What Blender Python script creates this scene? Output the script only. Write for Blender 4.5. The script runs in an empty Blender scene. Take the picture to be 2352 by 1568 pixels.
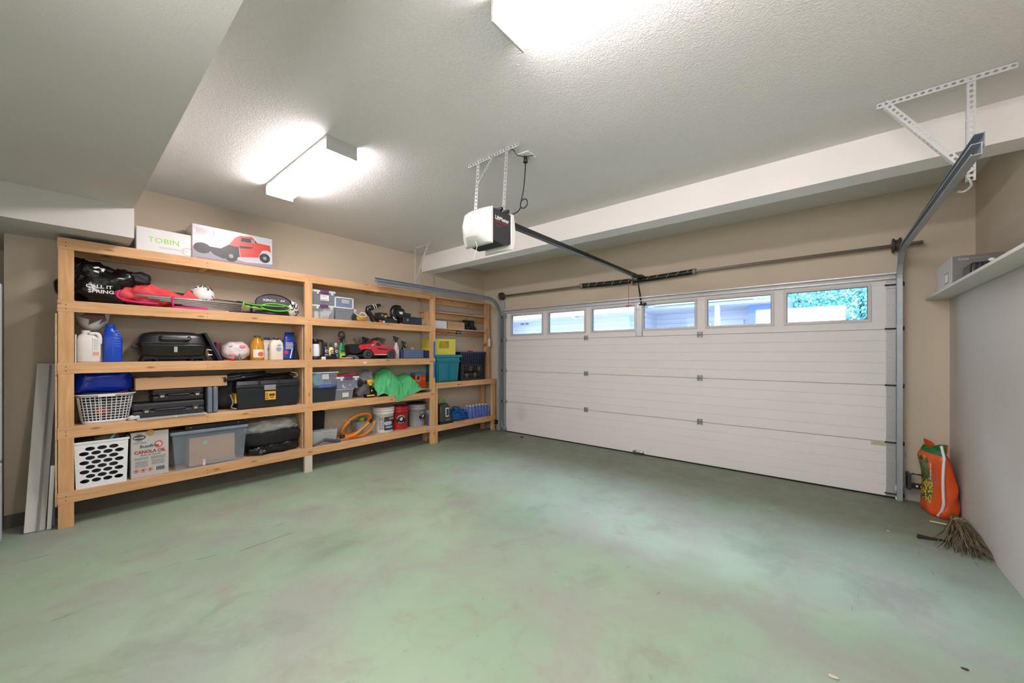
import bpy, bmesh, math, random
from mathutils import Vector, Matrix, noise
random.seed(7)
D = bpy.data
COL = bpy.context.scene.collection
PI = math.pi

# ---------------------------------------------------------------- materials
def lin(h):
    h = h.lstrip('#')
    v = [int(h[i:i+2], 16)/255 for i in (0, 2, 4)]
    return tuple((x/12.92 if x <= .04045 else ((x+.055)/1.055)**2.4) for x in v) + (1,)
MATS = {}
def newmat(name):
    m = D.materials.new(name); m.use_nodes = True
    nt = m.node_tree; return m, nt, nt.nodes['Principled BSDF'], nt.nodes['Material Output']
def mat(name, hx, rough=.5, metal=0, var=.0, vs=6, bump=0, bs=60, alpha=1, emit=None, es=0, spec=None, coat=0):
    if name in MATS: return MATS[name]
    m, nt, b, out = newmat(name)
    N = nt.nodes; L = nt.links
    c = lin(hx)
    b.inputs['Base Color'].default_value = c
    b.inputs['Roughness'].default_value = rough
    b.inputs['Metallic'].default_value = metal
    b.inputs['Alpha'].default_value = alpha
    if spec is not None: b.inputs['Specular IOR Level'].default_value = spec
    if coat: b.inputs['Coat Weight'].default_value = coat; b.inputs['Coat Roughness'].default_value = .15
    tc = N.new('ShaderNodeTexCoord')
    nz = N.new('ShaderNodeTexNoise'); nz.inputs['Scale'].default_value = vs; nz.inputs['Detail'].default_value = 5
    L.new(tc.outputs['Object'], nz.inputs['Vector'])
    v = max(var, .03)
    mx = N.new('ShaderNodeMix'); mx.data_type = 'RGBA'
    mx.inputs['A'].default_value = tuple(x*(1-v) for x in c[:3])+(1,)
    mx.inputs['B'].default_value = tuple(min(1, x*(1+v)) for x in c[:3])+(1,)
    L.new(nz.outputs['Fac'], mx.inputs['Factor']); L.new(mx.outputs['Result'], b.inputs['Base Color'])
    if bump:
        n2 = N.new('ShaderNodeTexNoise'); n2.inputs['Scale'].default_value = bs; n2.inputs['Detail'].default_value = 3
        L.new(tc.outputs['Object'], n2.inputs['Vector'])
        bp = N.new('ShaderNodeBump'); bp.inputs['Strength'].default_value = bump; bp.inputs['Distance'].default_value = .01
        L.new(n2.outputs['Fac'], bp.inputs['Height']); L.new(bp.outputs['Normal'], b.inputs['Normal'])
    if emit:
        b.inputs['Emission Color'].default_value = lin(emit); b.inputs['Emission Strength'].default_value = es
    MATS[name] = m
    return m
def ramp(nt, stops):
    r = nt.nodes.new('ShaderNodeValToRGB'); e = r.color_ramp.elements
    while len(e) < len(stops): e.new(.5)
    for el, (p, c) in zip(e, stops): el.position = p; el.color = c if len(c) == 4 else tuple(c)+(1,)
    return r
def wood(name, axis, c1='#c8945f', c2='#dcb080', c3='#7d4f30', knots=True):
    m, nt, b, out = newmat(name); N = nt.nodes; L = nt.links
    tc = N.new('ShaderNodeTexCoord'); mp = N.new('ShaderNodeMapping')
    s = [14, 14, 14]; s[axis] = 1.1; mp.inputs['Scale'].default_value = s
    L.new(tc.outputs['Object'], mp.inputs['Vector'])
    n1 = N.new('ShaderNodeTexNoise'); n1.inputs['Scale'].default_value = 2.6; n1.inputs['Detail'].default_value = 6; n1.inputs['Distortion'].default_value = .6
    L.new(mp.outputs['Vector'], n1.inputs['Vector'])
    r1 = ramp(nt, [(.3, lin(c1)), (.7, lin(c2))]); L.new(n1.outputs['Fac'], r1.inputs['Fac'])
    s2 = [10, 10, 10]; s2[axis] = 3.0
    s_ = N.new('ShaderNodeSeparateXYZ'); c_ = N.new('ShaderNodeCombineXYZ'); L.new(tc.outputs['Object'], s_.inputs[0])
    mp2 = N.new('ShaderNodeMapping'); mp2.inputs['Scale'].default_value = (s2[1], s2[2], 1)
    L.new(s_.outputs['Y'], c_.inputs['X']); L.new(s_.outputs['Z'], c_.inputs['Y'])
    L.new(c_.outputs[0], mp2.inputs['Vector'])
    vo = N.new('ShaderNodeTexVoronoi'); vo.voronoi_dimensions = '2D'; vo.inputs['Scale'].default_value = 1; L.new(mp2.outputs['Vector'], vo.inputs['Vector'])
    r2 = ramp(nt, [(.05, (1, 1, 1)), (.11, (0, 0, 0))]); L.new(vo.outputs['Distance'], r2.inputs['Fac'])
    sr = N.new('ShaderNodeSeparateColor'); L.new(vo.outputs['Color'], sr.inputs['Color']); gt = N.new('ShaderNodeMath'); gt.operation = 'GREATER_THAN'; gt.inputs[1].default_value = .55; L.new(sr.outputs['Red'], gt.inputs[0])
    mx = N.new('ShaderNodeMix'); mx.data_type = 'RGBA'; mx.inputs['B'].default_value = lin(c3)
    L.new(r1.outputs['Color'], mx.inputs['A'])
    if knots:
        ml = N.new('ShaderNodeMath'); ml.operation = 'MULTIPLY'; ml.inputs[1].default_value = .75
        L.new(r2.outputs['Color'], ml.inputs[0]); m3 = N.new('ShaderNodeMath'); m3.operation = 'MULTIPLY'; L.new(ml.outputs[0], m3.inputs[0]); L.new(gt.outputs[0], m3.inputs[1]); L.new(m3.outputs[0], mx.inputs['Factor'])
    else: mx.inputs['Factor'].default_value = 0
    # board to board tone
    n3 = N.new('ShaderNodeTexNoise'); n3.inputs['Scale'].default_value = .9; L.new(tc.outputs['Object'], n3.inputs['Vector'])
    hs = N.new('ShaderNodeHueSaturation'); mr = N.new('ShaderNodeMapRange')
    mr.inputs['From Min'].default_value = .3; mr.inputs['From Max'].default_value = .7; mr.inputs['To Min'].default_value = .86; mr.inputs['To Max'].default_value = 1.1
    L.new(n3.outputs['Fac'], mr.inputs['Value']); L.new(mr.outputs['Result'], hs.inputs['Value'])
    L.new(mx.outputs['Result'], hs.inputs['Color']); L.new(hs.outputs['Color'], b.inputs['Base Color'])
    bp = N.new('ShaderNodeBump'); bp.inputs['Strength'].default_value = .15; bp.inputs['Distance'].default_value = .004
    L.new(n1.outputs['Fac'], bp.inputs['Height']); L.new(bp.outputs['Normal'], b.inputs['Normal'])
    b.inputs['Roughness'].default_value = .55
    MATS[name] = m; return m
def plaster(name, hx, bump=.25, scale=70, rough=.75, var=.03, dist=.006, lo=.47, hi=.62):
    m, nt, b, out = newmat(name); N = nt.nodes; L = nt.links
    c = lin(hx); tc = N.new('ShaderNodeTexCoord')
    n = N.new('ShaderNodeTexNoise'); n.inputs['Scale'].default_value = 1.3; n.inputs['Detail'].default_value = 4
    L.new(tc.outputs['Object'], n.inputs['Vector'])
    r = ramp(nt, [(.3, tuple(x*(1-var) for x in c[:3])), (.7, tuple(min(1, x*(1+var)) for x in c[:3]))])
    L.new(n.outputs['Fac'], r.inputs['Fac']); L.new(r.outputs['Color'], b.inputs['Base Color'])
    k = N.new('ShaderNodeTexNoise'); k.inputs['Scale'].default_value = scale; k.inputs['Detail'].default_value = 2; k.inputs['Distortion'].default_value = 1.2
    L.new(tc.outputs['Object'], k.inputs['Vector'])
    r2 = ramp(nt, [(lo, (0, 0, 0)), (hi, (1, 1, 1))]); L.new(k.outputs['Fac'], r2.inputs['Fac'])
    bp = N.new('ShaderNodeBump'); bp.inputs['Strength'].default_value = bump; bp.inputs['Distance'].default_value = dist
    L.new(r2.outputs['Color'], bp.inputs['Height']); L.new(bp.outputs['Normal'], b.inputs['Normal'])
    b.inputs['Roughness'].default_value = rough; b.inputs['Specular IOR Level'].default_value = .3
    MATS[name] = m; return m
def floor_mat():
    m, nt, b, out = newmat('painted_concrete'); N = nt.nodes; L = nt.links
    tc = N.new('ShaderNodeTexCoord')
    def nz(s, d=6, dist=0, sc=(1, 1, 1), off=(0, 0, 0)):
        mp = N.new('ShaderNodeMapping'); mp.inputs['Scale'].default_value = sc; mp.inputs['Location'].default_value = off
        L.new(tc.outputs['Object'], mp.inputs['Vector'])
        n = N.new('ShaderNodeTexNoise'); n.inputs['Scale'].default_value = s; n.inputs['Detail'].default_value = d; n.inputs['Roughness'].default_value = .62; n.inputs['Distortion'].default_value = dist
        L.new(mp.outputs['Vector'], n.inputs['Vector']); return n.outputs['Fac']
    def mix(a, bb, f, mode='MIX'):
        x = N.new('ShaderNodeMix'); x.data_type = 'RGBA'; x.blend_type = mode
        for s, v in (('A', a), ('B', bb), ('Factor', f)):
            if hasattr(v, 'links') or hasattr(v, 'is_linked'): L.new(v, x.inputs[s])
            else: x.inputs[s].default_value = v
        return x.outputs['Result']
    def rr(f, lo, hi, a=0, bb=1):
        r = ramp(nt, [(lo, (a, a, a)), (hi, (bb, bb, bb))]); L.new(f, r.inputs['Fac']); return r.outputs['Color']
    col = mix(lin('#869e83'), lin('#98ac94'), rr(nz(.9), .35, .65))
    col = mix(col, lin('#93938a'), rr(nz(1.7, 12, .6, off=(3, 1, 0)), .44, .62, 0, .8))      # worn grey
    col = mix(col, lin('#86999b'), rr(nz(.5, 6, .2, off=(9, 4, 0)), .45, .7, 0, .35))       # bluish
    col = mix(col, lin('#8a8474'), rr(nz(3.2, 12, .8, off=(1, 7, 0)), .55, .72, 0, .5))     # dusty
    col = mix(col, lin('#5e6659'), rr(nz(1.4, 10, .5, (1, .6, 1), (5, 5, 0)), .56, .8, 0, .65))     # grime
    col = mix(col, lin('#4e5248'), rr(nz(18, 8, .5), .64, .76, 0, .35))
    # dirtier toward the door where the cars come in
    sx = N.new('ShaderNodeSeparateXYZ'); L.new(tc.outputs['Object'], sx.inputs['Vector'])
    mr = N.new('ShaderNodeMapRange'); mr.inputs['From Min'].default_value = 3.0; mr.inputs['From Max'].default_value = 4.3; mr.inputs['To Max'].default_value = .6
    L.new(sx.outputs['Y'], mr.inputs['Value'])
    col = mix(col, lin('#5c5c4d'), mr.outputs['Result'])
    m4 = N.new('ShaderNodeMapRange'); m4.inputs['From Min'].default_value = -4.80; m4.inputs['From Max'].default_value = -4.82; m4.inputs['To Max'].default_value = .8
    L.new(sx.outputs['X'], m4.inputs['Value']); col = mix(col, lin('#a9a69e'), m4.outputs['Result'])
    col = mix(col, lin('#a7ada0'), rr(nz(26, 8, .3, off=(4, 2, 0)), .6, .78, 0, .35))
    # fine dark scratches
    w = nz(7, 3, 2.5, (1, .12, 1), (2, 2, 0))
    col = mix(col, lin('#47453c'), rr(w, .715, .73, 0, .5))
    L.new(col, b.inputs['Base Color'])
    r = rr(nz(5), .3, .7, .42, .62); L.new(r, b.inputs['Roughness'])
    bp = N.new('ShaderNodeBump'); bp.inputs['Strength'].default_value = .12; bp.inputs['Distance'].default_value = .004
    L.new(nz(40), bp.inputs['Height']); L.new(bp.outputs['Normal'], b.inputs['Normal'])
    b.inputs['Specular IOR Level'].default_value = .4
    return m

# ---------------------------------------------------------------- mesh builder
class MB:
    def __init__(s): s.bm = bmesh.new()
    def _f(s, vs, m=0, sm=False):
        try: f = s.bm.faces.new(vs); f.material_index = m; f.smooth = sm; return f
        except ValueError: return None
    def box(s, x0, x1, y0, y1, z0, z1, m=0):
        return s.hexa([(x0, y0), (x1, y0), (x1, y1), (x0, y1)], z0, [(x0, y0), (x1, y0), (x1, y1), (x0, y1)], z1, m)
    def hexa(s, a, z0, b, z1, m=0):
        lo = [s.bm.verts.new((p[0], p[1], z0)) for p in a]; hi = [s.bm.verts.new((p[0], p[1], z1)) for p in b]
        n = len(a)
        s._f(lo[::-1], m); s._f(hi, m)
        for i in range(n): s._f([lo[i], lo[(i+1) % n], hi[(i+1) % n], hi[i]], m)
        return s
    def taper(s, w0, d0, w1, d1, z0, z1, y0=None, m=0, cx=0):
        # bottom w0 x d0, top w1 x d1, centred on cx, cy
        cy = y0 if y0 is not None else max(d0, d1)/2
        r = lambda w, d: [(cx-w/2, cy-d/2), (cx+w/2, cy-d/2), (cx+w/2, cy+d/2), (cx-w/2, cy+d/2)]
        return s.hexa(r(w0, d0), z0, r(w1, d1), z1, m)
    def ring(s, pts, m=0, sm=True, cap=True, closed=False, flip=False):
        rows = [[s.bm.verts.new(p) for p in row] for row in pts]
        n = len(rows[0]); R = len(rows)
        for i in range(R if closed else R-1):
            a, b = rows[i], rows[(i+1) % R]
            for j in range(n):
                q = [a[j], a[(j+1) % n], b[(j+1) % n], b[j]]
                s._f(q[::-1] if flip else q, m, sm)
        if cap and not closed:
            s._f(rows[0][::-1], m); s._f(rows[-1], m)
        return s
    def lathe(s, prof, cx=0, cy=0, n=24, m=0, sx=1, sy=1, cap=True, sm=True):
        return s.ring([[(cx+r*sx*math.cos(2*PI*j/n), cy+r*sy*math.sin(2*PI*j/n), z) for j in range(n)] for r, z in [(max(r, 1e-4), z) for r, z in prof]], m, sm, cap)
    def cyl(s, p0, p1, r0, r1=None, n=16, m=0, sm=True):
        return s.tube([p0, p1], [r0, r0 if r1 is None else r1], n, m=m, sm=sm)
    def tube(s, pts, r, n=8, m=0, closed=False, sm=True, flat=1):
        P = [Vector(p) for p in pts]; k = len(P)
        rs = r if isinstance(r, (list, tuple)) else [r]*k
        if 3 <= k <= 26 and not closed and sm:      # round the bends
            Q, q = [], []
            for i in range(k-1):
                a, b, c, d = P[max(i-1, 0)], P[i], P[i+1], P[min(i+2, k-1)]
                for j in range(5):
                    f = j/5
                    Q.append(.5*((2*b)+(c-a)*f+(2*a-5*b+4*c-d)*f*f+(3*b-a-3*c+d)*f**3)); q.append(rs[i]+(rs[i+1]-rs[i])*f)
            P = Q+[P[-1]]; rs = q+[rs[-1]]; k = len(P)
        rows = []; up = None
        for i, p in enumerate(P):
            if closed: t = P[(i+1) % k]-P[i-1]
            else: t = P[min(i+1, k-1)]-P[max(i-1, 0)]
            t = t.normalized() if t.length > 1e-9 else Vector((0, 0, 1))
            if up is None:
                up = Vector((0, 0, 1)) if abs(t.z) < .9 else Vector((1, 0, 0))
            a = (up - t*up.dot(t)); a = a.normalized() if a.length > 1e-6 else t.orthogonal().normalized()
            up = a; b = t.cross(a)
            rows.append([p + (a*math.cos(2*PI*j/n)*flat + b*math.sin(2*PI*j/n))*rs[i] for j in range(n)])
        return s.ring(rows, m, sm, True, closed)
    def prism(s, poly, axis, c0, c1, m=0):
        # poly of (a,b): axis 'x' -> (y,z), 'y' -> (x,z), 'z' -> (x,y)
        f = {'x': lambda a, b, c: (c, a, b), 'y': lambda a, b, c: (a, c, b), 'z': lambda a, b, c: (a, b, c)}[axis]
        lo = [s.bm.verts.new(f(a, b, c0)) for a, b in poly]; hi = [s.bm.verts.new(f(a, b, c1)) for a, b in poly]
        n = len(poly); s._f(lo[::-1], m); s._f(hi, m)
        for i in range(n): s._f([lo[i], lo[(i+1) % n], hi[(i+1) % n], hi[i]], m)
        return s
    def quad(s, a, b, c, d, m=0):
        s._f([s.bm.verts.new(p) for p in (a, b, c, d)], m); return s
    def blob(s, c, size, e=1.0, amp=0, fr=4, seed=0, m=0, floor=None, sub=4, fold=0):
        # superellipsoid with creased noise; floor clamps the underside flat
        t = bmesh.new(); bmesh.ops.create_icosphere(t, subdivisions=sub, radius=1)
        mp = {}
        for v in t.verts:
            n = v.co.normalized(); q = Vector([math.copysign(abs(k)**e, k) for k in n])
            p = Vector((q.x*size[0]/2, q.y*size[1]/2, q.z*size[2]/2))
            sd = Vector((seed*3.1, seed*1.7, seed*.9))
            if amp:
                d = noise.noise(p*fr+sd)*amp
                d += -abs(noise.noise(p*fr*1.9+sd*2))*amp*1.1*fold
                p += n*d
            p += Vector(c)
            if floor is not None and p.z < floor: p.z = floor
            mp[v.index] = s.bm.verts.new(p)
        for f in t.faces: s._f([mp[v.index] for v in f.verts], m, True)
        t.free(); return s
    def disc(s, c, r, axis='y', n=20, m=0, r0=0, sx=1):
        # flat disc/ring facing -axis
        def pt(a, rad):
            u, v = rad*sx*math.cos(a), rad*math.sin(a)
            return {'y': (c[0]+u, c[1], c[2]+v), 'z': (c[0]+u, c[1]+v, c[2]), 'x': (c[0], c[1]+u, c[2]+v)}[axis]
        o = [s.bm.verts.new(pt(2*PI*i/n, r)) for i in range(n)]
        if r0:
            q = [s.bm.verts.new(pt(2*PI*i/n, r0)) for i in range(n)]
            for i in range(n): s._f([o[i], o[(i+1) % n], q[(i+1) % n], q[i]], m)
        else: s._f(o, m)
        return s
    def xf(s, M):
        bmesh.ops.transform(s.bm, matrix=M, verts=s.bm.verts); return s
    def wrap(s, r, cy):
        # bend a flat drawing in the xz plane round a vertical cylinder of radius r centred on y=cy
        xs = [v.co.x for v in s.bm.verts]; st = r*.2; k = math.floor(min(xs)/st)+1
        while k*st < max(xs):
            bmesh.ops.bisect_plane(s.bm, geom=s.bm.verts[:]+s.bm.edges[:]+s.bm.faces[:], plane_co=(k*st, 0, 0), plane_no=(1, 0, 0)); k += 1
        for v in s.bm.verts:
            a = v.co.x/r; rr = r+(-v.co.y)
            v.co.x = rr*math.sin(a); v.co.y = cy-rr*math.cos(a)
        return s

def P(name, mb, mats, parent=None, label=None, bevel=0, seg=2, sub=0, solid=0, kind=None):
    me = D.meshes.new(name)
    bmesh.ops.recalc_face_normals(mb.bm, faces=mb.bm.faces)
    mb.bm.to_mesh(me); mb.bm.free()
    for m in (mats if isinstance(mats, (list, tuple)) else [mats]): me.materials.append(m)
    o = D.objects.new(name, me); COL.objects.link(o)
    if parent: o.parent = parent
    if label: o['label'] = label
    if kind: o['kind'] = kind
    if solid: q = o.modifiers.new('s', 'SOLIDIFY'); q.thickness = solid; q.offset = 0
    if bevel: q = o.modifiers.new('b', 'BEVEL'); q.width = bevel; q.segments = seg; q.limit_method = 'ANGLE'; q.angle_limit = .7; q.harden_normals = False
    if sub: q = o.modifiers.new('u', 'SUBSURF'); q.levels = sub; q.render_levels = sub
    return o
def T(name, label, cat, loc=(0, 0, 0), rz=0, group=None):
    o = D.objects.new(name, None); COL.objects.link(o); o.empty_display_size = .05
    o.location = loc; o.rotation_euler = (0, 0, math.radians(rz)); o['label'] = label; o['category'] = cat
    if group: o['group'] = group
    return o
def tag(o, label, cat, group=None, kind=None):
    o['label'] = label; o['category'] = cat
    if group: o['group'] = group
    if kind: o['kind'] = kind
    return o
def it(name, label, cat, y, z, x=-4.65, rz=0, group=None):
    "an item on the shelving: local x runs along the shelf, local -y faces the room"
    return T(name, label, cat, (x, y, z), 90+rz, group)
def struct(name, mb, m, parent=None, bevel=0):
    return P(name, mb, m, parent, kind='structure' if parent is None else None, bevel=bevel)
def txt_mb(s, h, w=None, bold=0, sp=1.0, shear=0):
    cu = D.curves.new('t', 'FONT'); cu.body = s; cu.size = 1; cu.align_x = 'CENTER'; cu.resolution_u = 2; cu.offset = bold; cu.space_character = sp; cu.shear = shear
    o = D.objects.new('t', cu); COL.objects.link(o); bpy.context.view_layer.update()
    me = D.meshes.new_from_object(o.evaluated_get(bpy.context.evaluated_depsgraph_get()))
    D.objects.remove(o); D.curves.remove(cu)
    mb = MB(); mb.bm.from_mesh(me); D.meshes.remove(me)
    vs = mb.bm.verts; 
    if not len(vs): return mb
    xs = [v.co.x for v in vs]; ys = [v.co.y for v in vs]
    W = max(xs)-min(xs); H = max(ys)-min(ys); k = h/H; kx = (w/W) if w else k
    mx = (max(xs)+min(xs))/2; my = (max(ys)+min(ys))/2
    for v in vs: v.co = Vector(((v.co.x-mx)*kx, 0, (v.co.y-my)*k))
    return mb
def text(s, parent, m, x, y, z, h, w=None, rot=None, wrap=None, bold=0, roll=0, sp=1.0, shear=0, name='lettering'):
    "lettering on a face that looks along local -y"
    mb = txt_mb(s, h, w, bold, sp, shear)
    if roll: mb.xf(Matrix.Rotation(math.radians(roll), 4, 'Y'))
    if wrap: mb.xf(Matrix.Translation((x, -.0012, z))); mb.wrap(*wrap)
    else:
        if rot: mb.xf(Matrix.Rotation(math.radians(rot[2]), 4, 'Z') @ Matrix.Rotation(math.radians(rot[0]), 4, 'X'))
        mb.xf(Matrix.Translation((x, y, z)))
    return P(name, mb, m, parent)
def arc_text(s, R, h, a0, a1, flip=False):
    "letters round a circle in the xz plane, from angle a0 to a1 (degrees, clockwise from the top)"
    big = MB()
    n = len(s)
    for i, ch in enumerate(s):
        if ch == ' ': continue
        a = math.radians(a0+(a1-a0)*(i/(n-1) if n > 1 else .5))
        g = txt_mb(ch, h, bold=.02)
        g.xf(Matrix.Rotation(a+(PI if flip else 0), 4, 'Y'))
        g.xf(Matrix.Translation((R*math.sin(a), 0, R*math.cos(a))))
        me = D.meshes.new('t'); g.bm.to_mesh(me); g.bm.free(); big.bm.from_mesh(me); D.meshes.remove(me)
    return big
def tree_copy(o, parent=None):
    c = o.copy(); COL.objects.link(c); c.parent = parent
    for ch in [k for k in D.objects if k.parent == o]: tree_copy(ch, c)
    return c

# common materials
W_Y = wood('fir_along', 1); W_Z = wood('fir_upright', 2); W_X = wood('fir_cross', 0)
PLY = wood('plywood', 1, '#c49a72', '#d8b490', '#a87548', knots=False)
WALL = plaster('wall_tan', '#c8bba6', .08, 90, .8)
WHITEWALL = plaster('wall_white', '#c2bdb8', .07, 90, .8)
CEIL = plaster('ceiling_texture', '#dedcdb', .38, 58, .8, dist=.003)
CEIL2 = plaster('soffit_paint', '#ebe8e5', .08, 90, .8)
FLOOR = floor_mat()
GALV = mat('galvanised', '#9fa5ab', .38, .45, .15, 12)
GALVW = mat('galvanised_light', '#c9cbcc', .4, .35, .1, 12)
STEEL = mat('dull_steel', '#8b837a', .45, .3, .15, 20)
BLK = mat('black_plastic', '#141415', .35)
BLKM = mat('black_matte', '#101011', .8)
DKG = mat('dark_grey_plastic', '#2c2d31', .4)
WHT = mat('white_plastic', '#dedfe0', .35)
WHTM = mat('white_enamel', '#d9d9d7', .4)
CLR = mat('clear_plastic', '#c9cfd4', .15, alpha=.25)
CLRD = mat('smoky_clear_plastic', '#9b9fa5', .15, alpha=.5)
CARD = mat('cardboard', '#c39a72', .85, 0, .05)
RED = mat('red_paint', '#c4101c', .25, coat=.4)
PAPER = mat('paper_white', '#e4e2de', .7)
INK = mat('ink_dark', '#3c3c40', .7)
INKG = mat('ink_grey', '#85858a', .7)
YEL = mat('tool_yellow', '#eab02a', .4)
CHROME = mat('chrome', '#c8c8c8', .2, 1)
PURP = mat('purple_latch', '#6b3a70', .35)
NAIL = mat('nail_dark', '#3b2a20', .6)

# ---------------------------------------------------------------- the room
XL, XR, YD, ZC = -4.95, .845, 5.13, 2.916
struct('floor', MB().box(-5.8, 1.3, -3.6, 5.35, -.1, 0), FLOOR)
struct('ceiling', MB().box(-5.8, 1.3, -3.6, 5.35, ZC, ZC+.1), CEIL)
b = MB().box(XL-.1, XL, -.27, 5.35, 0, ZC).box(-5.8, XL-.1, -.27, -.17, 0, ZC).box(-5.9, -5.8, -3.6, -.17, 0, ZC)
struct('wall_left', b, WALL)
b = MB().box(XL, -4.4, YD, 5.25, 0, ZC).box(-4.4, .505, YD, 5.25, 2.115, ZC).box(.505, 1.2, YD, 5.25, 0, ZC)
struct('wall_front', b, WALL)
struct('wall_right', MB().box(.995, 1.1, -3.6, YD, 1.86, ZC), WALL)
struct('wall_right_lower', MB().box(XR, 1.1, -3.6, YD, 0, 1.86), WHITEWALL)
struct('wall_back', MB().box(-5.9, 1.2, -3.7, -3.6, 0, ZC), WHITEWALL)
struct('ceiling_beam', MB().box(XL, .995, 3.70, 3.92, 2.665, ZC), CEIL2)
struct('wall_left_pilaster', MB().box(XL, XL+.025, 3.70, 3.92, 0, 2.665), WALL)
struct('ceiling_bulkhead', MB().box(-5.8, .995, -3.6, .40, 2.56, ZC).box(-5.8, -4.36, -3.6, .40, 2.315, 2.56), plaster('bulkhead_paint', '#c9c6c1', .08, 90, .8))
CONC = mat('bare_concrete', '#a39b94', .9, 0, .15, 9, .3, 40)
struct('trim_1', MB().box(.51, XR, YD-.035, YD, 0, .115), CONC)
struct('trim_2', MB().box(XL, -4.41, YD-.02, YD, 0, .115), CONC)
struct('trim_3', MB().box(XL, XL+.02, -.27, YD-.02, 0, .1), mat('concrete_dark', '#6d675e', .9, 0, .15, 9))

# ---------------------------------------------------------------- the garage door
DOORW = plaster('door_enamel', '#dddad7', .03, 200, .5, .02)
nt = DOORW.node_tree; pb = nt.nodes['Principled BSDF']; old = pb.inputs['Base Color'].links[0].from_socket
tc = nt.nodes.new('ShaderNodeTexCoord'); vm = nt.nodes.new('ShaderNodeVectorMath'); vm.operation = 'DISTANCE'; vm.inputs[1].default_value = (-4.02, 5.07, .36)
nn = nt.nodes.new('ShaderNodeTexNoise'); nn.inputs['Scale'].default_value = 9; mr = nt.nodes.new('ShaderNodeMapRange')
mr.inputs['From Min'].default_value = .02; mr.inputs['From Max'].default_value = .17; mr.inputs['To Min'].default_value = .45; mr.inputs['To Max'].default_value = 0
ml = nt.nodes.new('ShaderNodeMath'); ml.operation = 'MULTIPLY'; mx = nt.nodes.new('ShaderNodeMix'); mx.data_type = 'RGBA'; mx.inputs['B'].default_value = lin('#77737a')
nt.links.new(tc.outputs['Object'], vm.inputs[0]); nt.links.new(tc.outputs['Object'], nn.inputs['Vector']); nt.links.new(vm.outputs['Value'], mr.inputs['Value'])
nt.links.new(mr.outputs['Result'], ml.inputs[0]); nt.links.new(nn.outputs['Fac'], ml.inputs[1]); nt.links.new(ml.outputs[0], mx.inputs['Factor'])
nt.links.new(old, mx.inputs['A']); nt.links.new(mx.outputs['Result'], pb.inputs['Base Color'])
dr = D.objects.new('door_1', None); COL.objects.link(dr); dr['kind'] = 'structure'
dr['label'] = 'white sectional garage door with six small windows in its top row'
DX0, DX1, DY = -4.385, .495, 5.07
def section(z0, z1):
    # cross-section with shallow grooves, run across the door
    pts = [(DY+.045, z0), (DY+.045, z1), (DY, z1)]
    n = 5
    for i in range(n-1, 0, -1):
        z = z0+(z1-z0)*i/n
        pts += [(DY, z+.004), (DY+.004, z), (DY, z-.004)]
    pts += [(DY, z0)]
    return MB().prism(pts, 'x', DX0, DX1).box(DX0, DX1, DY+.02, DY+.044, z1-.01, z1+.008)
SEAMS = [.012, .532, 1.072, 1.606]
for z0, z1 in zip(SEAMS, SEAMS[1:]):
    P('door_section', section(z0, z1-.006), DOORW, dr)
WC = [-3.909, -3.128, -2.352, -1.584, -.800, -.017]
WZ0, WZ1, WH = 1.70, 2.03, .325
m = MB(); Z0, Z1 = 1.606, 2.12
m.box(DX0, DX1, DY, DY+.045, Z0, WZ0).box(DX0, DX1, DY, DY+.045, WZ1, Z1)
ed = [DX0]+[e for c in WC for e in (c-WH, c+WH)]+[DX1]
for i in range(0, len(ed), 2):
    m.box(ed[i], ed[i+1], DY+.004, DY+.045, WZ0, WZ1)
    for k in range(3): m.box(ed[i], ed[i+1], DY, DY+.004, WZ0+.11*k, WZ0+.11*k+.104)
P('door_section', m, DOORW, dr)
GLASS, nt, bb, out = newmat('window_glass'); nt.nodes.remove(bb)
tr = nt.nodes.new('ShaderNodeBsdfTransparent'); gl = nt.nodes.new('ShaderNodeBsdfGlossy'); gl.inputs['Roughness'].default_value = .03
tr.inputs['Color'].default_value = (.93, .97, 1, 1)
ms = nt.nodes.new('ShaderNodeMixShader'); ms.inputs[0].default_value = .06
nt.links.new(tr.outputs[0], ms.inputs[1]); nt.links.new(gl.outputs[0], ms.inputs[2]); nt.links.new(ms.outputs[0], out.inputs['Surface'])
FRM = mat('window_frame_white', '#c2bdb8', .5)
GASK = mat('gasket', '#5a5a60', .6)
for c in WC:
    x0, x1 = c-WH, c+WH
    m = MB()
    for a, b_, e, f in ((x0-.022, x0+.004, WZ0-.022, WZ1+.022), (x1-.004, x1+.022, WZ0-.022, WZ1+.022), (x0, x1, WZ0-.022, WZ0+.004), (x0, x1, WZ1-.004, WZ1+.022)):
        m.box(a, b_, DY-.010, DY+.05, e, f)
    for a, b_, e, f in ((x0+.004, x0+.009, WZ0+.004, WZ1-.004), (x1-.009, x1-.004, WZ0+.004, WZ1-.004), (x0, x1, WZ0+.004, WZ0+.009), (x0, x1, WZ1-.009, WZ1-.004)):
        m.box(a, b_, DY-.002, DY+.03, e, f, 1)
    fr = P('window_frame', m, [FRM, GASK], dr, bevel=.003)
    P('pane', MB().box(x0+.004, x1-.004, DY+.02, DY+.024, WZ0+.004, WZ1-.004), GLASS, fr)
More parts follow.
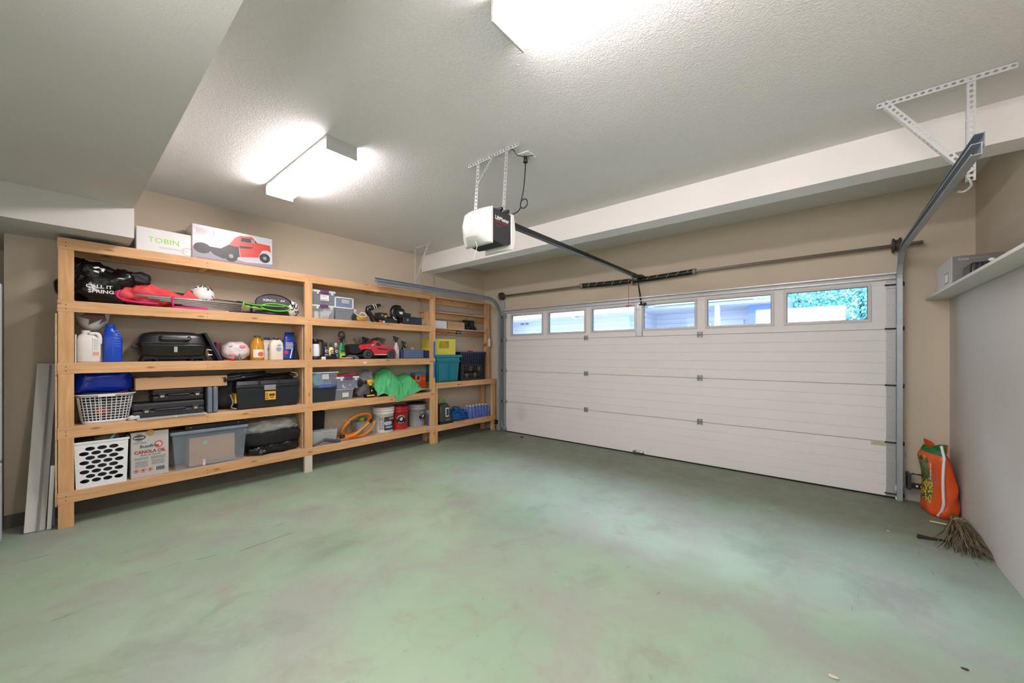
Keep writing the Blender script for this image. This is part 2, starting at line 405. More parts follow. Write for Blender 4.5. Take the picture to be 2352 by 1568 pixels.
# top strut, split look of a bent galvanised channel
P('strut', MB().prism([(DY-.001, 2.075), (DY-.055, 2.075), (DY-.055, 2.083), (DY-.02, 2.083), (DY-.012, 2.125), (DY-.001, 2.125)], 'x', DX0+.02, DX1).box(DX0, DX1, DY-.06, DY+.045, 2.12, 2.13), GALVW, dr, label='galvanised stiffening strut along the top edge')
P('centre_stile', MB().box(-2.015, -1.925, DY-.012, DY, 1.61, 2.075).box(-2.015, -2.003, DY-.022, DY, 1.61, 2.075).box(-1.937, -1.925, DY-.022, DY, 1.61, 2.075), GALVW, dr)
ENDM = mat('end_stile_metal', '#a9a8a7', .45, .4, .08, 30)
for xa, xb in ((DX1-.062, DX1+.003), (DX0-.005, DX0+.028)):
    m = MB().box(xa, xb, DY-.006, DY, .015, 2.075)
    for k in range(16):
        for u in (.3, .7):
            m.cyl((xa+(xb-xa)*u, DY-.008, .08+k*.125), (xa+(xb-xa)*u, DY-.006, .08+k*.125), .004, n=6, m=1)
    P('end_stile', m, [ENDM, STEEL], dr)
def hinge(x, z, w=.055):
    m = MB().box(x-w/2, x+w/2, DY-.008, DY, z-.035, z-.004).box(x-w/2, x+w/2, DY-.008, DY, z+.004, z+.035)
    m.box(x-w/2, x-w/2+.006, DY-.03, DY, z-.035, z+.035).box(x+w/2-.006, x+w/2, DY-.03, DY, z-.035, z+.035)
    m.cyl((x-w/2-.003, DY-.022, z), (x+w/2+.003, DY-.022, z), .007, n=8, m=1)
    for dx in (-.012, .012):
        for dz in (-.02, .02): m.cyl((x+dx, DY-.011, z+dz), (x+dx, DY-.006, z+dz), .004, n=6, m=1)
    return m
for x in (-2.772, -1.205):
    for z in SEAMS[1:]: P('hinge', hinge(x, z), [GALV, STEEL], dr, bevel=.002)
for xc, sgn in ((DX1-.03, 1), (DX0+.012, -1)):
    for z in (.05, .532, 1.072, 1.606, 2.02):
        m = MB().box(xc-.035, xc+.035, DY-.018, DY-.006, z-.03, z+.03).box(xc-.035, xc+.035, DY-.04, DY-.006, z-.005, z+.005)
        m.cyl((xc-.045, DY-.035, z), (xc+sgn*.075, DY-.035, z), .007, n=8, m=1)
        m.cyl((xc+sgn*.06, DY-.035, z), (xc+sgn*.085, DY-.035, z), .02, n=14, m=1)
        P('roller_hinge', m, [ENDM, mat('roller_dark', '#2f2d2b', .5, .5)], dr)
P('bottom_seal', MB().box(DX0, DX1, DY-.008, DY+.045, 0, .014), BLKM, dr, label='black rubber bottom seal')
m = MB().blob((0, 0, 0), (.155, .05, .045), .7, sub=3).xf(Matrix.Translation((-1.975, DY-.014, .035)))
pp = P('lift_handle', m, CHROME, dr)
P('sticker', MB().box(.325, .432, DY-.002, DY-.0005, .485, .522), mat('sticker_cream', '#c9c6a2', .6), dr)
for k, (s_, z) in enumerate((('COMMERCIAL', .513), ('STEEL-CRAFT', .495))):
    text(s_, dr, INK, .378, DY-.003, z, .010, .095)

struct('leak_stop_trim', MB().box(.47, .56, 5.117, YD, .115, 2.16).box(-4.45, -4.36, 5.117, YD, .115, 2.16).box(-4.36, .47, 5.117, YD, 2.10, 2.16), WALL)  # stops added behind the door edges to block leaking daylight
# ---------------------------------------------------------------- tracks, springs, opener
def track_mesh(x, side):
    # path in (y, z): up the jamb, a quarter turn, then back into the room
    r = .28; path = [(4.985, .02), (4.985, 2.31-r)]
    for i in range(1, 12):
        a = PI/2*i/12; path.append((4.985-r+r*math.cos(a), 2.31-r+r*math.sin(a)))
    path += [(4.985-r, 2.31), (2.63, 2.285)]
    w, d, t = .026, .034, .003
    # C profile: local u = across the path, v = toward the door side (-side x)
    prof = [(-w, 0), (w, 0), (w, d), (w-.008, d), (w-.008, d-t), (w-t, d-t), (w-t, t), (-w+t, t), (-w+t, d-t), (-w+.008, d-t), (-w+.008, d), (-w, d)]
    rows = []
    for i, (y, z) in enumerate(path):
        a = path[max(i-1, 0)]; c = path[min(i+1, len(path)-1)]
        ty, tz = c[0]-a[0], c[1]-a[1]; l = math.hypot(ty, tz); ty /= l; tz /= l
        rows.append([(x-side*v, y+(-tz)*u*-1, z+ty*u*-1) for u, v in prof])
    return MB().ring(rows, sm=False)
def perf(m, p0, p1, wdir, w=.032, cell=.03, mi=0, hole=.0075):
    "a perforated strip from p0 to p1, its width along wdir"
    p0, p1, wd = Vector(p0), Vector(p1), Vector(wdir).normalized()
    L = (p1-p0).length; t = (p1-p0).normalized(); wd = (wd-t*wd.dot(t)).normalized()
    n = max(1, round(L/cell)); c = L/n
    ang = [math.radians(45*k+22.5) for k in range(8)]
    for i in range(n):
        o = p0+t*(c*(i+.5))
        inner = [m.bm.verts.new(o+t*math.cos(a)*hole*1.25+wd*(w/2+math.sin(a)*hole)) for a in ang]
        sq = [(1, .41), (.41, 1), (-.41, 1), (-1, .41), (-1, -.41), (-.41, -1), (.41, -1), (1, -.41)]
        outer = [m.bm.verts.new(o+t*(c/2*(1 if a_ == 1 else -1 if a_ == -1 else a_))+wd*(w/2+w/2*(1 if b_ == 1 else -1 if b_ == -1 else b_))) for a_, b_ in sq]
        cn = {0: (1, 1), 2: (-1, 1), 4: (-1, -1), 6: (1, -1)}
        for k in range(8):
            m._f([inner[k], inner[(k+1) % 8], outer[(k+1) % 8], outer[k]], mi)
            if k in cn:
                a_, b_ = cn[k]; cv = m.bm.verts.new(o+t*c/2*a_+wd*(w/2+w/2*b_))
                m._f([outer[k], outer[(k+1) % 8], cv], mi)
    return m
def angle(p0, p1, a, b, w=.032):
    return perf(perf(MB(), p0, p1, a, w), p0, p1, b, w)
def pangle(name, parent, p0, p1, a, b, mt, w=.032):
    return P(name, angle(p0, p1, a, b, w), mt, parent, solid=.002)

for x, side, lab in ((.53, 1, 'galvanised door track on the right, beside the soil bag, ending in mid-air'), (-4.452, -1, 'galvanised door track curving over the end of the wooden shelving')):
    tk = T('door_track', lab, 'door track', (0, 0, 0), group='garage door tracks')
    P('rail', track_mesh(x, side), GALV, tk)
    m = MB().box(x-.001*side, x+.002*side, 2.60, 4.72, 2.285, 2.345).box(min(x, x-side*.03), max(x, x-side*.03), 2.60, 4.72, 2.340, 2.343)
    P('stiffener', m, mat('galvanised_blue', '#8f9ba6', .3, .45, .1, 9), tk)
    P('jamb_angle', MB().box(min(x, x+side*.003), max(x, x+side*.003), 4.96, YD, .02, 2.02).box(x-.02, x+.025, YD-.004, YD, .02, 2.3), GALV, tk)
    P('flag_bracket', MB().prism([(YD, 1.72), (YD, 2.40), (4.96, 2.40), (5.01, 2.05), (5.03, 1.72)], 'x', x+side*.004, x+side*.007), GALVW, tk)
    for z in (1.10, .42):
        P('bracket', MB().box(min(x, x+side*.045), max(x, x+side*.045), YD-.004, YD, z-.03, z+.03).box(min(x+side*.003, x+side*.006), max(x+side*.003, x+side*.006), 4.97, YD, z-.03, z+.03), GALV, tk)
# hangers
hr = T('track_hanger', 'perforated galvanised hanger on the ceiling above the right end of the beam', 'hanger', group='perforated track hangers')
for nm, p0, p1, a, b_ in (('ceiling_angle', (.235, 3.245, 2.913), (.775, 3.245, 2.913), (0, 0, -1), (0, 1, 0)), ('post', (.60, 3.250, 2.905), (.60, 3.250, 2.33), (1, 0, 0), (0, 1, 0)), ('brace', (.255, 3.24, 2.90), (.60, 3.24, 2.37), (0, 1, 0), (1, 0, 1))):
    pangle(nm, hr, p0, p1, a, b_, GALVW)
P('clip', MB().tube([(.60, 3.24, 2.35), (.61, 3.22, 2.30), (.585, 3.22, 2.27), (.56, 3.23, 2.28)], .006, 6), GALVW, hr)
hl = T('track_hanger', 'perforated galvanised hanger dropping from the ceiling to the curved track over the shelving', 'hanger', group='perforated track hangers')
for nm, p0, p1, a, b_ in (('ceiling_angle', (-4.77, 3.31, 2.913), (-4.24, 3.31, 2.913), (0, 0, -1), (0, 1, 0)), ('post', (-4.60, 3.31, 2.90), (-4.60, 3.31, 2.30), (1, 0, 0), (0, 1, 0)), ('brace', (-4.29, 3.30, 2.90), (-4.59, 3.30, 2.40), (0, 1, 0), (1, 0, -1))):
    pangle(nm, hl, p0, p1, a, b_, GALVW, .026)
P('foot', MB().box(-4.61, -4.45, 3.30, 3.325, 2.31, 2.335), GALVW, hl)

# torsion shaft
ts = T('torsion_shaft', 'steel torsion shaft with black wound spring above the garage door', 'door spring')
SY, SZ = 5.04, 2.386
P('shaft', MB().cyl((-4.53, SY, SZ), (.67, SY, SZ), .016, n=12), STEEL, ts)
pts = []
m = MB()
n = 320
hx = [(-2.82+(1.55)*i/n, SY, SZ+.0-.018*math.sin(PI*i/n)) for i in range(n+1)]
rows = []
for i, p in enumerate(hx):
    r = .034+.003*math.sin(i*PI/1.5)
    rows.append([(p[0], p[1]+r*math.cos(2*PI*j/14), p[2]+r*math.sin(2*PI*j/14)) for j in range(14)])
P('spring', MB().ring(rows), BLK, ts)
m = MB()
for k in range(12):
    x = -2.72+k*.125; z = SZ-.018*math.sin(PI*(x+2.82)/1.55)
    a0 = .4*(k % 3)
    m.tube([(x+.012*q, SY-.037*math.cos(-.9+a0+q*.5), z+.037*math.sin(-.9+a0+q*.5)) for q in range(4)], .002, 4)
P('marking', m, PAPER, ts)
for x in (-2.83, -1.26): P('cone', MB().cyl((x-.02, SY, SZ), (x+.02, SY, SZ), .04, .036, 16), STEEL, ts)
for x in (-4.44, .50):
    m = MB()
    m.ring([[(x-.03+.06*k/6, SY+r*math.cos(2*PI*j/20), SZ+r*math.sin(2*PI*j/20)) for j in range(20)] for k, r in enumerate([.066, .07, .052, .050, .052, .07, .066])])
    P('cable_drum', m, mat('drum_brown', '#4e443c', .55, .4), ts)
P('bearing_plate', MB().box(-2.06, -2.04, SY-.03, YD-.002, SZ-.07, SZ+.05), STEEL, ts)
for x in (.5, -4.43): P('cable', MB().cyl((x+.05*(1 if x > 0 else -1)*.6, SY-.01, SZ), (x+.03*(1 if x > 0 else -1), SY-.005, .05), .0025, n=5), STEEL, ts)

# opener
op = T('garage_door_opener', 'white and dark grey garage door opener hung from the ceiling', 'door opener', (-1.94, 2.06, 2.157))
# local: x across, y toward the door
ODK = mat('opener_charcoal', '#2f2f33', .45)
m = MB().prism([(-.115, .02), (.02, -.0), (.115, .03), (.13, .245), (-.115, .245)], 'x', -.13, .13).box(-.125, .125, -.11, .12, .235, .25)
P('housing', m, ODK, op, bevel=.006)
m = MB()
rows = []
for k in range(13):
    u = -1+2*k/12; bulge = .085*(1-abs(u)**2.6)
    x = .135*u
    prof = [(0, .255), (-.3, .25), (-.75, .215), (-1, .13), (-.85, .04), (-.4, .0), (0, -.008), (0, .0), (0, .24)]
    rows.append([(x, -.10-(.03+bulge)*(-a), z) for a, z in prof])
LENS = mat('opener_lens', '#d6d6d2', .35)
P('light_cover', MB().ring(rows), LENS, op, bevel=.004)
rows = []
for k in range(13):
    u = -1+2*k/12; bulge = .06*(1-abs(u)**2.6); x = .137*u
    prof = [(0, .25), (.4, .24), (1, .13), (.7, .03), (0, -.01), (-.5, -.012), (-.5, .25)]
    rows.append([(x, .115+(.03+bulge)*a, z) for a, z in prof])
P('light_cover', MB().ring(rows), LENS, op)
P('mounting_bracket', MB().box(-.14, .14, -.02, .0, .25, .27).box(-.14, .14, .05, .07, .25, .27).prism([(.0, .25), (.12, .25), (.08, .30), (.04, .30)], 'x', .06, .066), BLK, op)
text('LiftMaster', op, PAPER, .1315, .0, .185, .030, .15, rot=(0, 0, 90), bold=.02)
text('PROFESSIONAL', op, mat('ink_red', '#b03a30', .6), .1315, .0, .157, .009, .14, rot=(0, 0, 90), bold=.01)
text('Formula 1', op, mat('ink_maroon', '#8a3a32', .6), .1315, -.035, .130, .016, .075, rot=(0, 0, 90), bold=.01)
P('rail', MB().box(-.016, .016, .12, 2.98, .225, .262).box(-.022, .022, .12, 2.98, .222, .228), BLK, op, label='black steel rail reaching to the header')
P('header_bracket', MB().box(-.03, .03, 2.93, 3.07, .205, .275), BLK, op)
P('trolley', MB().box(-.03, .03, 2.80, 2.93, .19, .225), BLK, op)
P('arm', MB().cyl((0, 2.88, .205), (.0, 2.96, .02), .009, n=8).cyl((0, 2.95, .05), (.01, 2.985, -.13), .011, n=8).cyl((-.02, 2.985, -.125), (.08, 2.985, -.125), .008, n=8).blob((.06, 2.98, -.125), (.05, .04, .05), 1, sub=2), BLK, op)
P('release_cord', MB().tube([(-.10, 2.80, .20), (-.098, 2.82, .05), (-.10, 2.82, -.14)], .003, 5), mat('cord_red', '#9c3b30', .7), op, label='red release cord')
P('release_handle', MB().box(-.14, -.06, 2.815, 2.825, -.150, -.140).cyl((-.10, 2.82, -.145), (-.105, 2.82, -.19), .004, n=6), MATS['cord_red'], op)
P('antenna_wire', MB().tube([(.02, -.16, .01), (.045, -.17, -.03), (.035, -.175, -.07), (.02, -.18, -.12)], .0018, 5), PAPER, op)
for nm, p0, p1, a, b_ in (('hanger_post', (-.225, .10, .74), (-.225, .06, .25), (1, 0, 0), (0, 1, 0)), ('hanger_post', (.075, .10, .762), (.075, .06, .25), (1, 0, 0), (0, 1, 0)), ('hanger_post', (.105, .10, .762), (.105, .06, .25), (-1, 0, 0), (0, -1, 0)), ('hanger_brace', (-.06, .10, .755), (-.215, .09, .57), (0, 1, 0), (1, 0, 1)), ('ceiling_angle', (-.33, .10, .764), (.205, .10, .764), (0, 0, -1), (0, -1, 0))):
    pangle(nm, op, p0, p1, a, b_, GALVW, .028)
P('hanger_link', MB().box(-.24, -.13, .045, .065, .25, .262), GALVW, op)
# cords
WIRE = mat('cord_black', '#232325', .5)
pts = [(.135, .27, .70), (.135, .265, .62), (.125, .26, .50), (.11, .255, .42), (.10, .25, .375)]
for i in range(1, 14):
    a = 2*PI*i/13; pts.append((.10+.035*(1-math.cos(a)), .25, .375-.035*math.sin(a)))
pts += [(.10, .25, .35), (.09, .22, .31), (.06, .16, .275), (.05, .12, .255)]
P('power_cord', MB().tube(pts, .005, 6).cyl((.135, .27, .70), (.135, .27, .745), .018, .012, 10), WIRE, op, label='black power cord and plug')
for k in range(3):
    P('wire', MB().tube([(.05-.04*k, .04, .25), (-.02-.03*k, .02, .29+.01*k), (-.12-.02*k, 0, .285), (-.16, -.02, .255)], .0025, 5), WIRE, op)
P('wire', MB().tube([(.10, .10, .745), (.13, .13, .742), (.10, .20, .745), (.13, .26, .745), (.19, .30, .75)], .003, 5), WIRE, op)
ot = T('ceiling_outlet', 'white square outlet plate on the ceiling beside the opener hanger', 'outlet', (-1.81, 2.34, ZC), 6)
P('cover_plate', MB().box(-.06, .06, -.06, .06, -.008, 0), WHT, ot, bevel=.003)
P('socket', MB().box(-.018, .018, -.04, .04, -.012, -.006), mat('socket_grey', '#b7b6b3', .5), ot)

# ceiling lights
EM = mat('diffuser_glow', '#ffffff', .5, emit='#fff4f5', es=50)
def fixture(name, label, x0):
    f = T('ceiling_light', label, 'ceiling light', (x0, 1.325, ZC), group='fluorescent wraparound ceiling lights')
    L_, w = 1.22, .105
    P('diffuser', MB().prism([(-w+.004, -.02), (-w+.008, -.085), (-w+.02, -.092), (w-.02, -.092), (w-.008, -.085), (w-.004, -.02)], 'x', .012, L_-.012), EM, f)
    P('housing', MB().box(.004, L_-.004, -w-.004, w+.004, -.02, 0).box(.004, L_-.004, -w-.006, -w, -.026, -.0), WHTM, f)
    for x in (0, L_-.012):
        P('end_cap', MB().box(x, x+.012, -w-.008, w+.008, -.098, 0), mat('end_cap_grey', '#b4b4b1', .5), f, bevel=.002)
    return f
fixture('a', 'long white ceiling light nearest the left wall above the shelving', -3.93)
fixture('b', 'long white ceiling light cut by the top edge, nearest the right wall', -1.13)

# track end: sensors
def sensor(name, label, x, s):
    t = T('safety_sensor', label, 'sensor', (x, 5.0, 0), group='safety sensors by the door tracks')
    P('sensor_body', MB().box(.0*s, .09*s, -.02, .02, .15, .19) if s > 0 else MB().box(-.09, 0, -.02, .02, .15, .19), BLK, t, bevel=.004)
    P('mounting_bracket', MB().box(-.01, .012, -.03, .10, .13, .27), DKG, t)
    P('lens', MB().cyl((.05*s, -.024, .17), (.05*s, -.018, .17), .008, n=10).cyl((.075*s, -.024, .17), (.075*s, -.018, .17), .005, n=10), PAPER, t)
    w = [(.0, .0, .25)]+[(s*(.02+.16*i/8), .02*math.sin(i), .275-.01*math.sin(i*.5)) for i in range(9)]+[(s*.18, .04, .255), (s*.10, .06, .262), (s*.02, .05, .26)]
    P('cord', MB().tube(w, .004, 6), WIRE, t)
    return t
sensor('r', 'black safety sensor with looped cord beside the soil bag', .575, 1)
s2 = T('safety_sensor', 'small black safety sensor at the foot of the track beside the shelving', 'sensor', (-4.50, 4.97, 0), group='safety sensors by the door tracks')
P('sensor_body', MB().box(-.035, .03, -.02, .03, .13, .20), BLK, s2, bevel=.004)
P('lens', MB().cyl((0, -.025, .165), (0, -.018, .165), .008, n=10), STEEL, s2)

# ---------------------------------------------------------------- wooden shelving
XF, XB = -4.60, -4.945
LV = [.28, .79, 1.30, 1.79, 2.28]
sh = T('wooden_shelving', 'two-bay open shelving of bare fir two-by-fours along the left wall', 'shelving', (0, 0, 0))
POSTS = [(0, .083), (1.812, 1.896), (3.603, 3.69)]
for i, (a, b_) in enumerate(POSTS):
    zs = [0]+LV
    for k in range(5):
        z0 = 0 if k == 0 else LV[k-1]; z1 = LV[k]-.088
        mt = mat('painted_leg', '#cfc4b6', .6, 0, .08) if (i == 1 and k == 0) else W_Z
        P('post', MB().box(XF-.036, XF, a, b_, z0, z1), mt, sh, bevel=.002)
for z in LV:
    m = MB().box(XF-.038, XF+.0015, -.003, 3.693, z-.088, z-.013)
    for y in (.04, .925, 1.855, 2.75, 3.645):
        for dz in (-.035, -.065): m.cyl((XF+.0015, y, z+dz), (XF+.0025, y, z+dz), .004, n=6, m=1)
    P('front_rail', m, [W_Y, NAIL], sh, bevel=.002)
    P('back_rail', MB().box(XB, XB+.036, 0, 3.69, z-.088, z-.013), W_Y, sh)
    [P('cross_rail', MB().box(XB+.036, XF-.038, y0, y0+.037, z-.088, z-.013), W_X, sh) for y0 in (0, .90, 1.835, 2.73, 3.653)]
    P('shelf_board', MB().box(XB, XF+.001, -.003, 3.693, z-.013, z), PLY, sh, bevel=.0015)
for k in range(4):
    if k < 3: P('side_panel', MB().box(XB, XF-.042, 1.80, 1.810, LV[k], LV[k+1]-.09), PLY, sh)
    z1 = LV[k+1]-.10
    if k < 3: P('side_panel', MB().box(XB, XF-.004, -.014, -.004, LV[k]-.10, LV[k+1]-.105), PLY, sh)
P('sticker', MB().box(XF+.0016, XF+.0026, 2.52, 2.57, 1.245, 1.262), PAPER, sh)
# blue tape on the end post
for z0, z1 in ((1.005, 1.255), (1.31, 1.555)):
    P('painters_tape', MB().box(XF+.0005, XF+.0022, 3.655, 3.688, z0, z1), mat('tape_blue', '#1f6cb8', .6), sh, label='strip of blue tape')

sb = T('lower_shelving', 'low two-tier fir shelving between the tall unit and the garage door', 'shelving', (0, 0, 0))
for z in (.26, .92):
    P('front_rail', MB().box(XF-.038, XF, 3.70, 5.06, z-.085, z-.012), W_Y, sb, bevel=.002)
    P('shelf_board', MB().box(XB, XF, 3.70, 5.065, z-.012, z), PLY, sb)
    P('back_rail', MB().box(XB+.025, XB+.05, 3.70, 5.06, z-.085, z-.012), W_Y, sb)
for y0, y1 in ((3.70, 3.74), (4.965, 5.045)):
    for z0, z1 in ((0, .175), (.26, .835)): P('leg', MB().box(XF-.036, XF-.001, y0, y1, z0, z1), W_Z, sb, bevel=.002)
    P('back_leg', MB().box(XB+.05, XB+.085, y0, y1, 0, .835), W_Z, sb)
P('knot', MB().cyl((XF, 4.16, .87), (XF+.001, 4.16, .87), .012, n=10), NAIL, sb)
XU = -4.735
su = T('upper_shelving', 'narrow three-board wooden wall shelf above the teal tote and crates', 'shelving', (0, 0, 0))
for z in (2.275, 2.04, 1.78):
    P('shelf_board', MB().box(XB+.03, XU, 3.62 if z < 2.2 else 3.70, 5.07, z-.018, z), PLY, su)
    P('back_rail', MB().box(XB+.03, XB+.05, 3.66, 5.05, z-.10, z-.018), W_Y, su)
for y0, y1 in ((3.635, 3.675), (4.965, 5.045)):
    for z0, z1 in (((.92, 1.762), (1.78, 2.022)) if y0 < 4 else ((.92, 1.762), (1.78, 2.022), (2.04, 2.257))):
        P('post', MB().box(XU-.07, XU-.002, y0+(.0 if y0 < 4 else 0), y1, z0, z1), W_Z, su, bevel=.002) if not (y0 < 4 and z0 < 1) else None
P('bracket', MB().prism([(XB+.03, 1.50), (XU-.01, 1.762), (XU-.05, 1.762), (XB+.03, 1.56)], 'y', 5.046, 5.06), W_X, su)

# ---------------------------------------------------------------- generic items
def carton(t, w, d, h, mt, bevel=.003, name='carton'):
    return P(name, MB().box(-w/2, w/2, 0, d, 0, h), mt, t, bevel=bevel)
def decal(t, mt, x0, x1, z0, z1, y=-.0012, name='label_sticker'):
    return P(name, MB().box(x0, x1, y, y+.001, z0, z1), mt, t)
def lines(m, x0, x1, z0, z1, n, y=-.002, mi=0, seed=0):
    r = random.Random(seed); dz = (z1-z0)/n
    for i in range(n):
        x = x0
        while x < x1-.004:
            w = min(r.uniform(.006, .03)*(x1-x0)/.1*.5+.003, x1-x)
            m.box(x, x+w, y, y+.0008, z0+dz*(i+.25), z0+dz*(i+.75), mi); x += w+.003
    return m
def truck_body(L=.66, W=.24):
    "side profile of a short-course truck, nose toward +x"
    k = L
    shell = [(.22, .17), (.16, .24), (.20, .285), (.36, .30), (.44, .335), (.50, .375), (.60, .365), (.72, .275), (.90, .235), (.985, .19), (1.0, .13), (.985, .095), (.975, .15), (.93, .185), (.86, .185), (.815, .15), (.79, .075), (.50, .075), (.47, .13), (.43, .18), (.36, .195), (.29, .19)]
    return [(a*k, b_*k) for a, b_ in shell]

# --- top of the shelving
GRN = mat('print_green', '#8fd23c', .5)
t = it('t', 'x', 'box', .64, 2.28, -4.655); t.name = 'cardboard_box'
tag(t, 'white glossy carton printed TOBIN in lime green on top of shelving', 'box')
carton(t, .40, .24, .215, mat('carton_white', '#dcdcda', .35))
text('TOBIN', t, GRN, -.02, -.0015, .115, .045, .21, sp=1.05)
P('print', lines(MB(), -.05, .15, .045, .065, 2, seed=3).disc((.15, -.0014, .05), .04, r0=.03, sx=1.2), mat('print_pale', '#bfc2c6', .5), t)
t = it('cardboard_box', 'glossy carton with a picture of a red toy pickup on top of shelving', 'box', 1.155, 2.28, -4.645)
carton(t, .68, .26, .335, mat('carton_gloss', '#c9ccd2', .2, 0, .1, 3, coat=.5))
PR = mat('print_red', '#c63a2c', .35); PB = mat('print_black', '#2a2a2e', .4); PG = mat('print_grey', '#8a8b92', .4)
m = MB().prism([(-.34, .0), (.34, .0), (.34, .06), (.1, .04), (-.2, .09), (-.34, .12)], 'y', -.0010, -.0004, 0)
P('print', m, PG, t, label='printed grey ground')
bp_ = lambda pts: [(-.34+.68*u, .335*v) for u, v in pts]
P('print', MB().prism(bp_([(.40, .50), (.428, .575), (.5, .805), (.561, .90), (.72, .938), (.794, .785), (.967, .77), (.98, .547), (.934, .60), (.86, .57), (.83, .45), (.807, .327), (.574, .254), (.5545, .53)]), 'y', -.0016, -.001), PR, t, label='printed red pickup')
m = MB().prism(bp_([(.33, .42), (.42, .56), (.55, .55), (.565, .25), (.36, .12), (.25, .2), (.2, .3), (.2, .42)]), 'y', -.0017, -.0012)
m.disc((-.34+.68*.455, -.0022, .335*.235), .056, n=28).disc((-.34+.68*.894, -.0022, .335*.34), .050, n=28).disc((-.34+.68*.116, -.0018, .335*.34), .052, n=28, sx=1.3)
m.prism(bp_([(.575, .74), (.585, .85), (.70, .87), (.74, .75)]), 'y', -.0024, -.0017).prism(bp_([(.75, .76), (.73, .87), (.77, .83), (.79, .77)]), 'y', -.0024, -.0017).prism(bp_([(.56, .52), (.56, .60), (.74, .62), (.70, .56)]), 'y', -.0024, -.0017)
P('print', m, PB, t, label='printed black tyres and windows')
P('print', MB().disc((-.34+.68*.455, -.0026, .335*.235), .020).disc((-.34+.68*.894, -.0026, .335*.34), .018), PG, t)
P('print', lines(MB().box(-.33, -.17, -.0020, -.0010, .30, .303).box(-.33, -.17, -.0020, -.0010, .24, .243).box(-.172, -.168, -.0020, -.0010, .24, .303), -.31, -.19, .25, .295, 4, seed=9), mat('print_rose', '#b98a8c', .4), t)
P('print', lines(MB(), -.30, .33, .004, .022, 2, seed=5).box(-.34, -.335, -.0018, -.001, 0, .335), mat('print_red2', '#a6332c', .4), t)
text('22', t, PAPER, .158, -.0030, .268, .026)

# --- bay 1, fourth shelf
Z = LV[3]
BAG = mat('black_poly', '#0b0b0c', .22, bump=.5, bs=22)
t = it('plastic_bag', 'stuffed shiny black bag lettered CALL IT SPRING at the left post', 'bag', .275, Z, -4.66)
P('bag_body', MB().blob((-.02, .14, .165), (.37, .26, .36), .62, .05, 9, 1, floor=.002, fold=1).blob((-.12, .14, .29), (.19, .14, .19), .8, .05, 12, 2, fold=1).blob((-.262, .17, .13), (.075, .14, .13), .8, .01, 12, 4, sub=3), BAG, t)
P('bag_fold', MB().blob((.10, .15, .255), (.36, .22, .15), .75, .03, 8, 3, fold=1), mat('black_nylon', '#18181a', .6, bump=.3, bs=30), t)
text('CALL IT', t, PAPER, -.055, -.032, .135, .028, .15, bold=.02); text('SPRING', t, PAPER, -.045, -.032, .095, .028, .145, bold=.02)
m = MB()
for k in range(3):
    a = 2*PI*k/3; m.prism([(-.06+.035*math.cos(a+q), .275+.026*math.sin(a+q)) for q in (-.6, 0, .6)]+[(-.06+.018*math.cos(a+q), .275+.014*math.sin(a+q)) for q in (.5, -.5)], 'y', -.020, -.018)
P('mark', m, PAPER, t)
PK = mat('coral_nylon', '#d8434a', .6, bump=.4, bs=25); PK2 = mat('magenta_nylon', '#c4156e', .55, bump=.3, bs=25)
t = it('folded_camp_chair', 'folded coral red camp chair with silver tubes on the upper shelf', 'camp chair', .60, Z, -4.64)
m = MB().blob((-.02, .12, .095), (.54, .22, .18), .85, .05, 7, 4, floor=.003, fold=1.2)
m.prism([(-.22, .08), (-.06, .21), (.04, .16), (.09, .07)], 'y', .06, .11).prism([(.10, .05), (.20, .19), (.27, .12), (.32, .03)], 'y', .04, .08)
P('fabric', m, PK, t, bevel=.004)
P('piping', MB().tube([(-.26, .0, .12), (-.28, -.01, .09), (-.26, -.01, .05), (-.16, -.01, .03), (-.02, .0, .03)], .009, 8).prism([(.02, .0), (.32, .0), (.34, .025), (.1, .02)], 'y', .0, .02), PK2, t)
for k in range(5):
    z0, z1 = .085-.012*k, .075-.014*k; y0 = .01+.022*k
    P('tube', MB().cyl((-.17+.08*k, -.012+.01*k, .092-.013*k), (.62, .0+.018*k, .092-.017*k), .0105, n=10), mat('silver_tube', '#b9b8b6', .3, .5), t)
P('strap', MB().tube([(.075, -.03, .10), (.07, -.035, .05), (.08, -.03, .01)], .008, 6), PK2, t)
def ballpat(mb, c, r, mi, seed, n=9, s=.5):
    rr = random.Random(seed)
    for i in range(n):
        a = rr.uniform(-1.1, 1.1); e = rr.uniform(-.9, 1.1); 
        pts = []; q = rr.uniform(0, 6)
        for k in range(4):
            aa = a+s*k*.22*math.cos(q+k*.9); ee = e+s*k*.22*math.sin(q+k*.9)
            pts.append((c[0]+r*1.004*math.cos(ee)*math.sin(aa), c[1]-r*1.004*math.cos(ee)*math.cos(aa), c[2]+r*1.004*math.sin(ee)))
        mb.tube(pts, .0055, 6, m=mi)
    return mb
t = it('soccer_ball', 'white ball with black strokes half hidden behind the coral camp chair', 'ball', .925, Z, -4.72)
P('shell', MB().lathe([(.105*math.sin(PI*i/20), .105-.105*math.cos(PI*i/20)) for i in range(21)], 0, .105, 28), mat('ball_white', '#e9e6e2', .35), t).location.z = .055
P('pattern', ballpat(MB(), (0, .105, .16), .105, 0, 5, 11), INK, t)
P('pattern', MB().tube([(.06, .02, .16), (.085, .05, .13), (.09, .06, .11)], .005, 6), RED, t)
t = it('soccer_ball', 'white and black football against the middle post, right of the racket', 'ball', 1.715, Z, -4.69, group=None)
P('shell', MB().lathe([(.1*math.sin(PI*i/20), .1-.1*math.cos(PI*i/20)) for i in range(21)], 0, .10, 28), MATS['ball_white'], t)
P('pattern', ballpat(ballpat(MB(), (0, .10, .1), .1, 0, 12, 9, .8), (0, .10, .1), .1, 0, 2, 5, .5), BLKM, t)
t = it('telescopic_pole', 'long silver pole with black grip lying behind the camp chair', 'pole', 0.95, Z, -4.86)
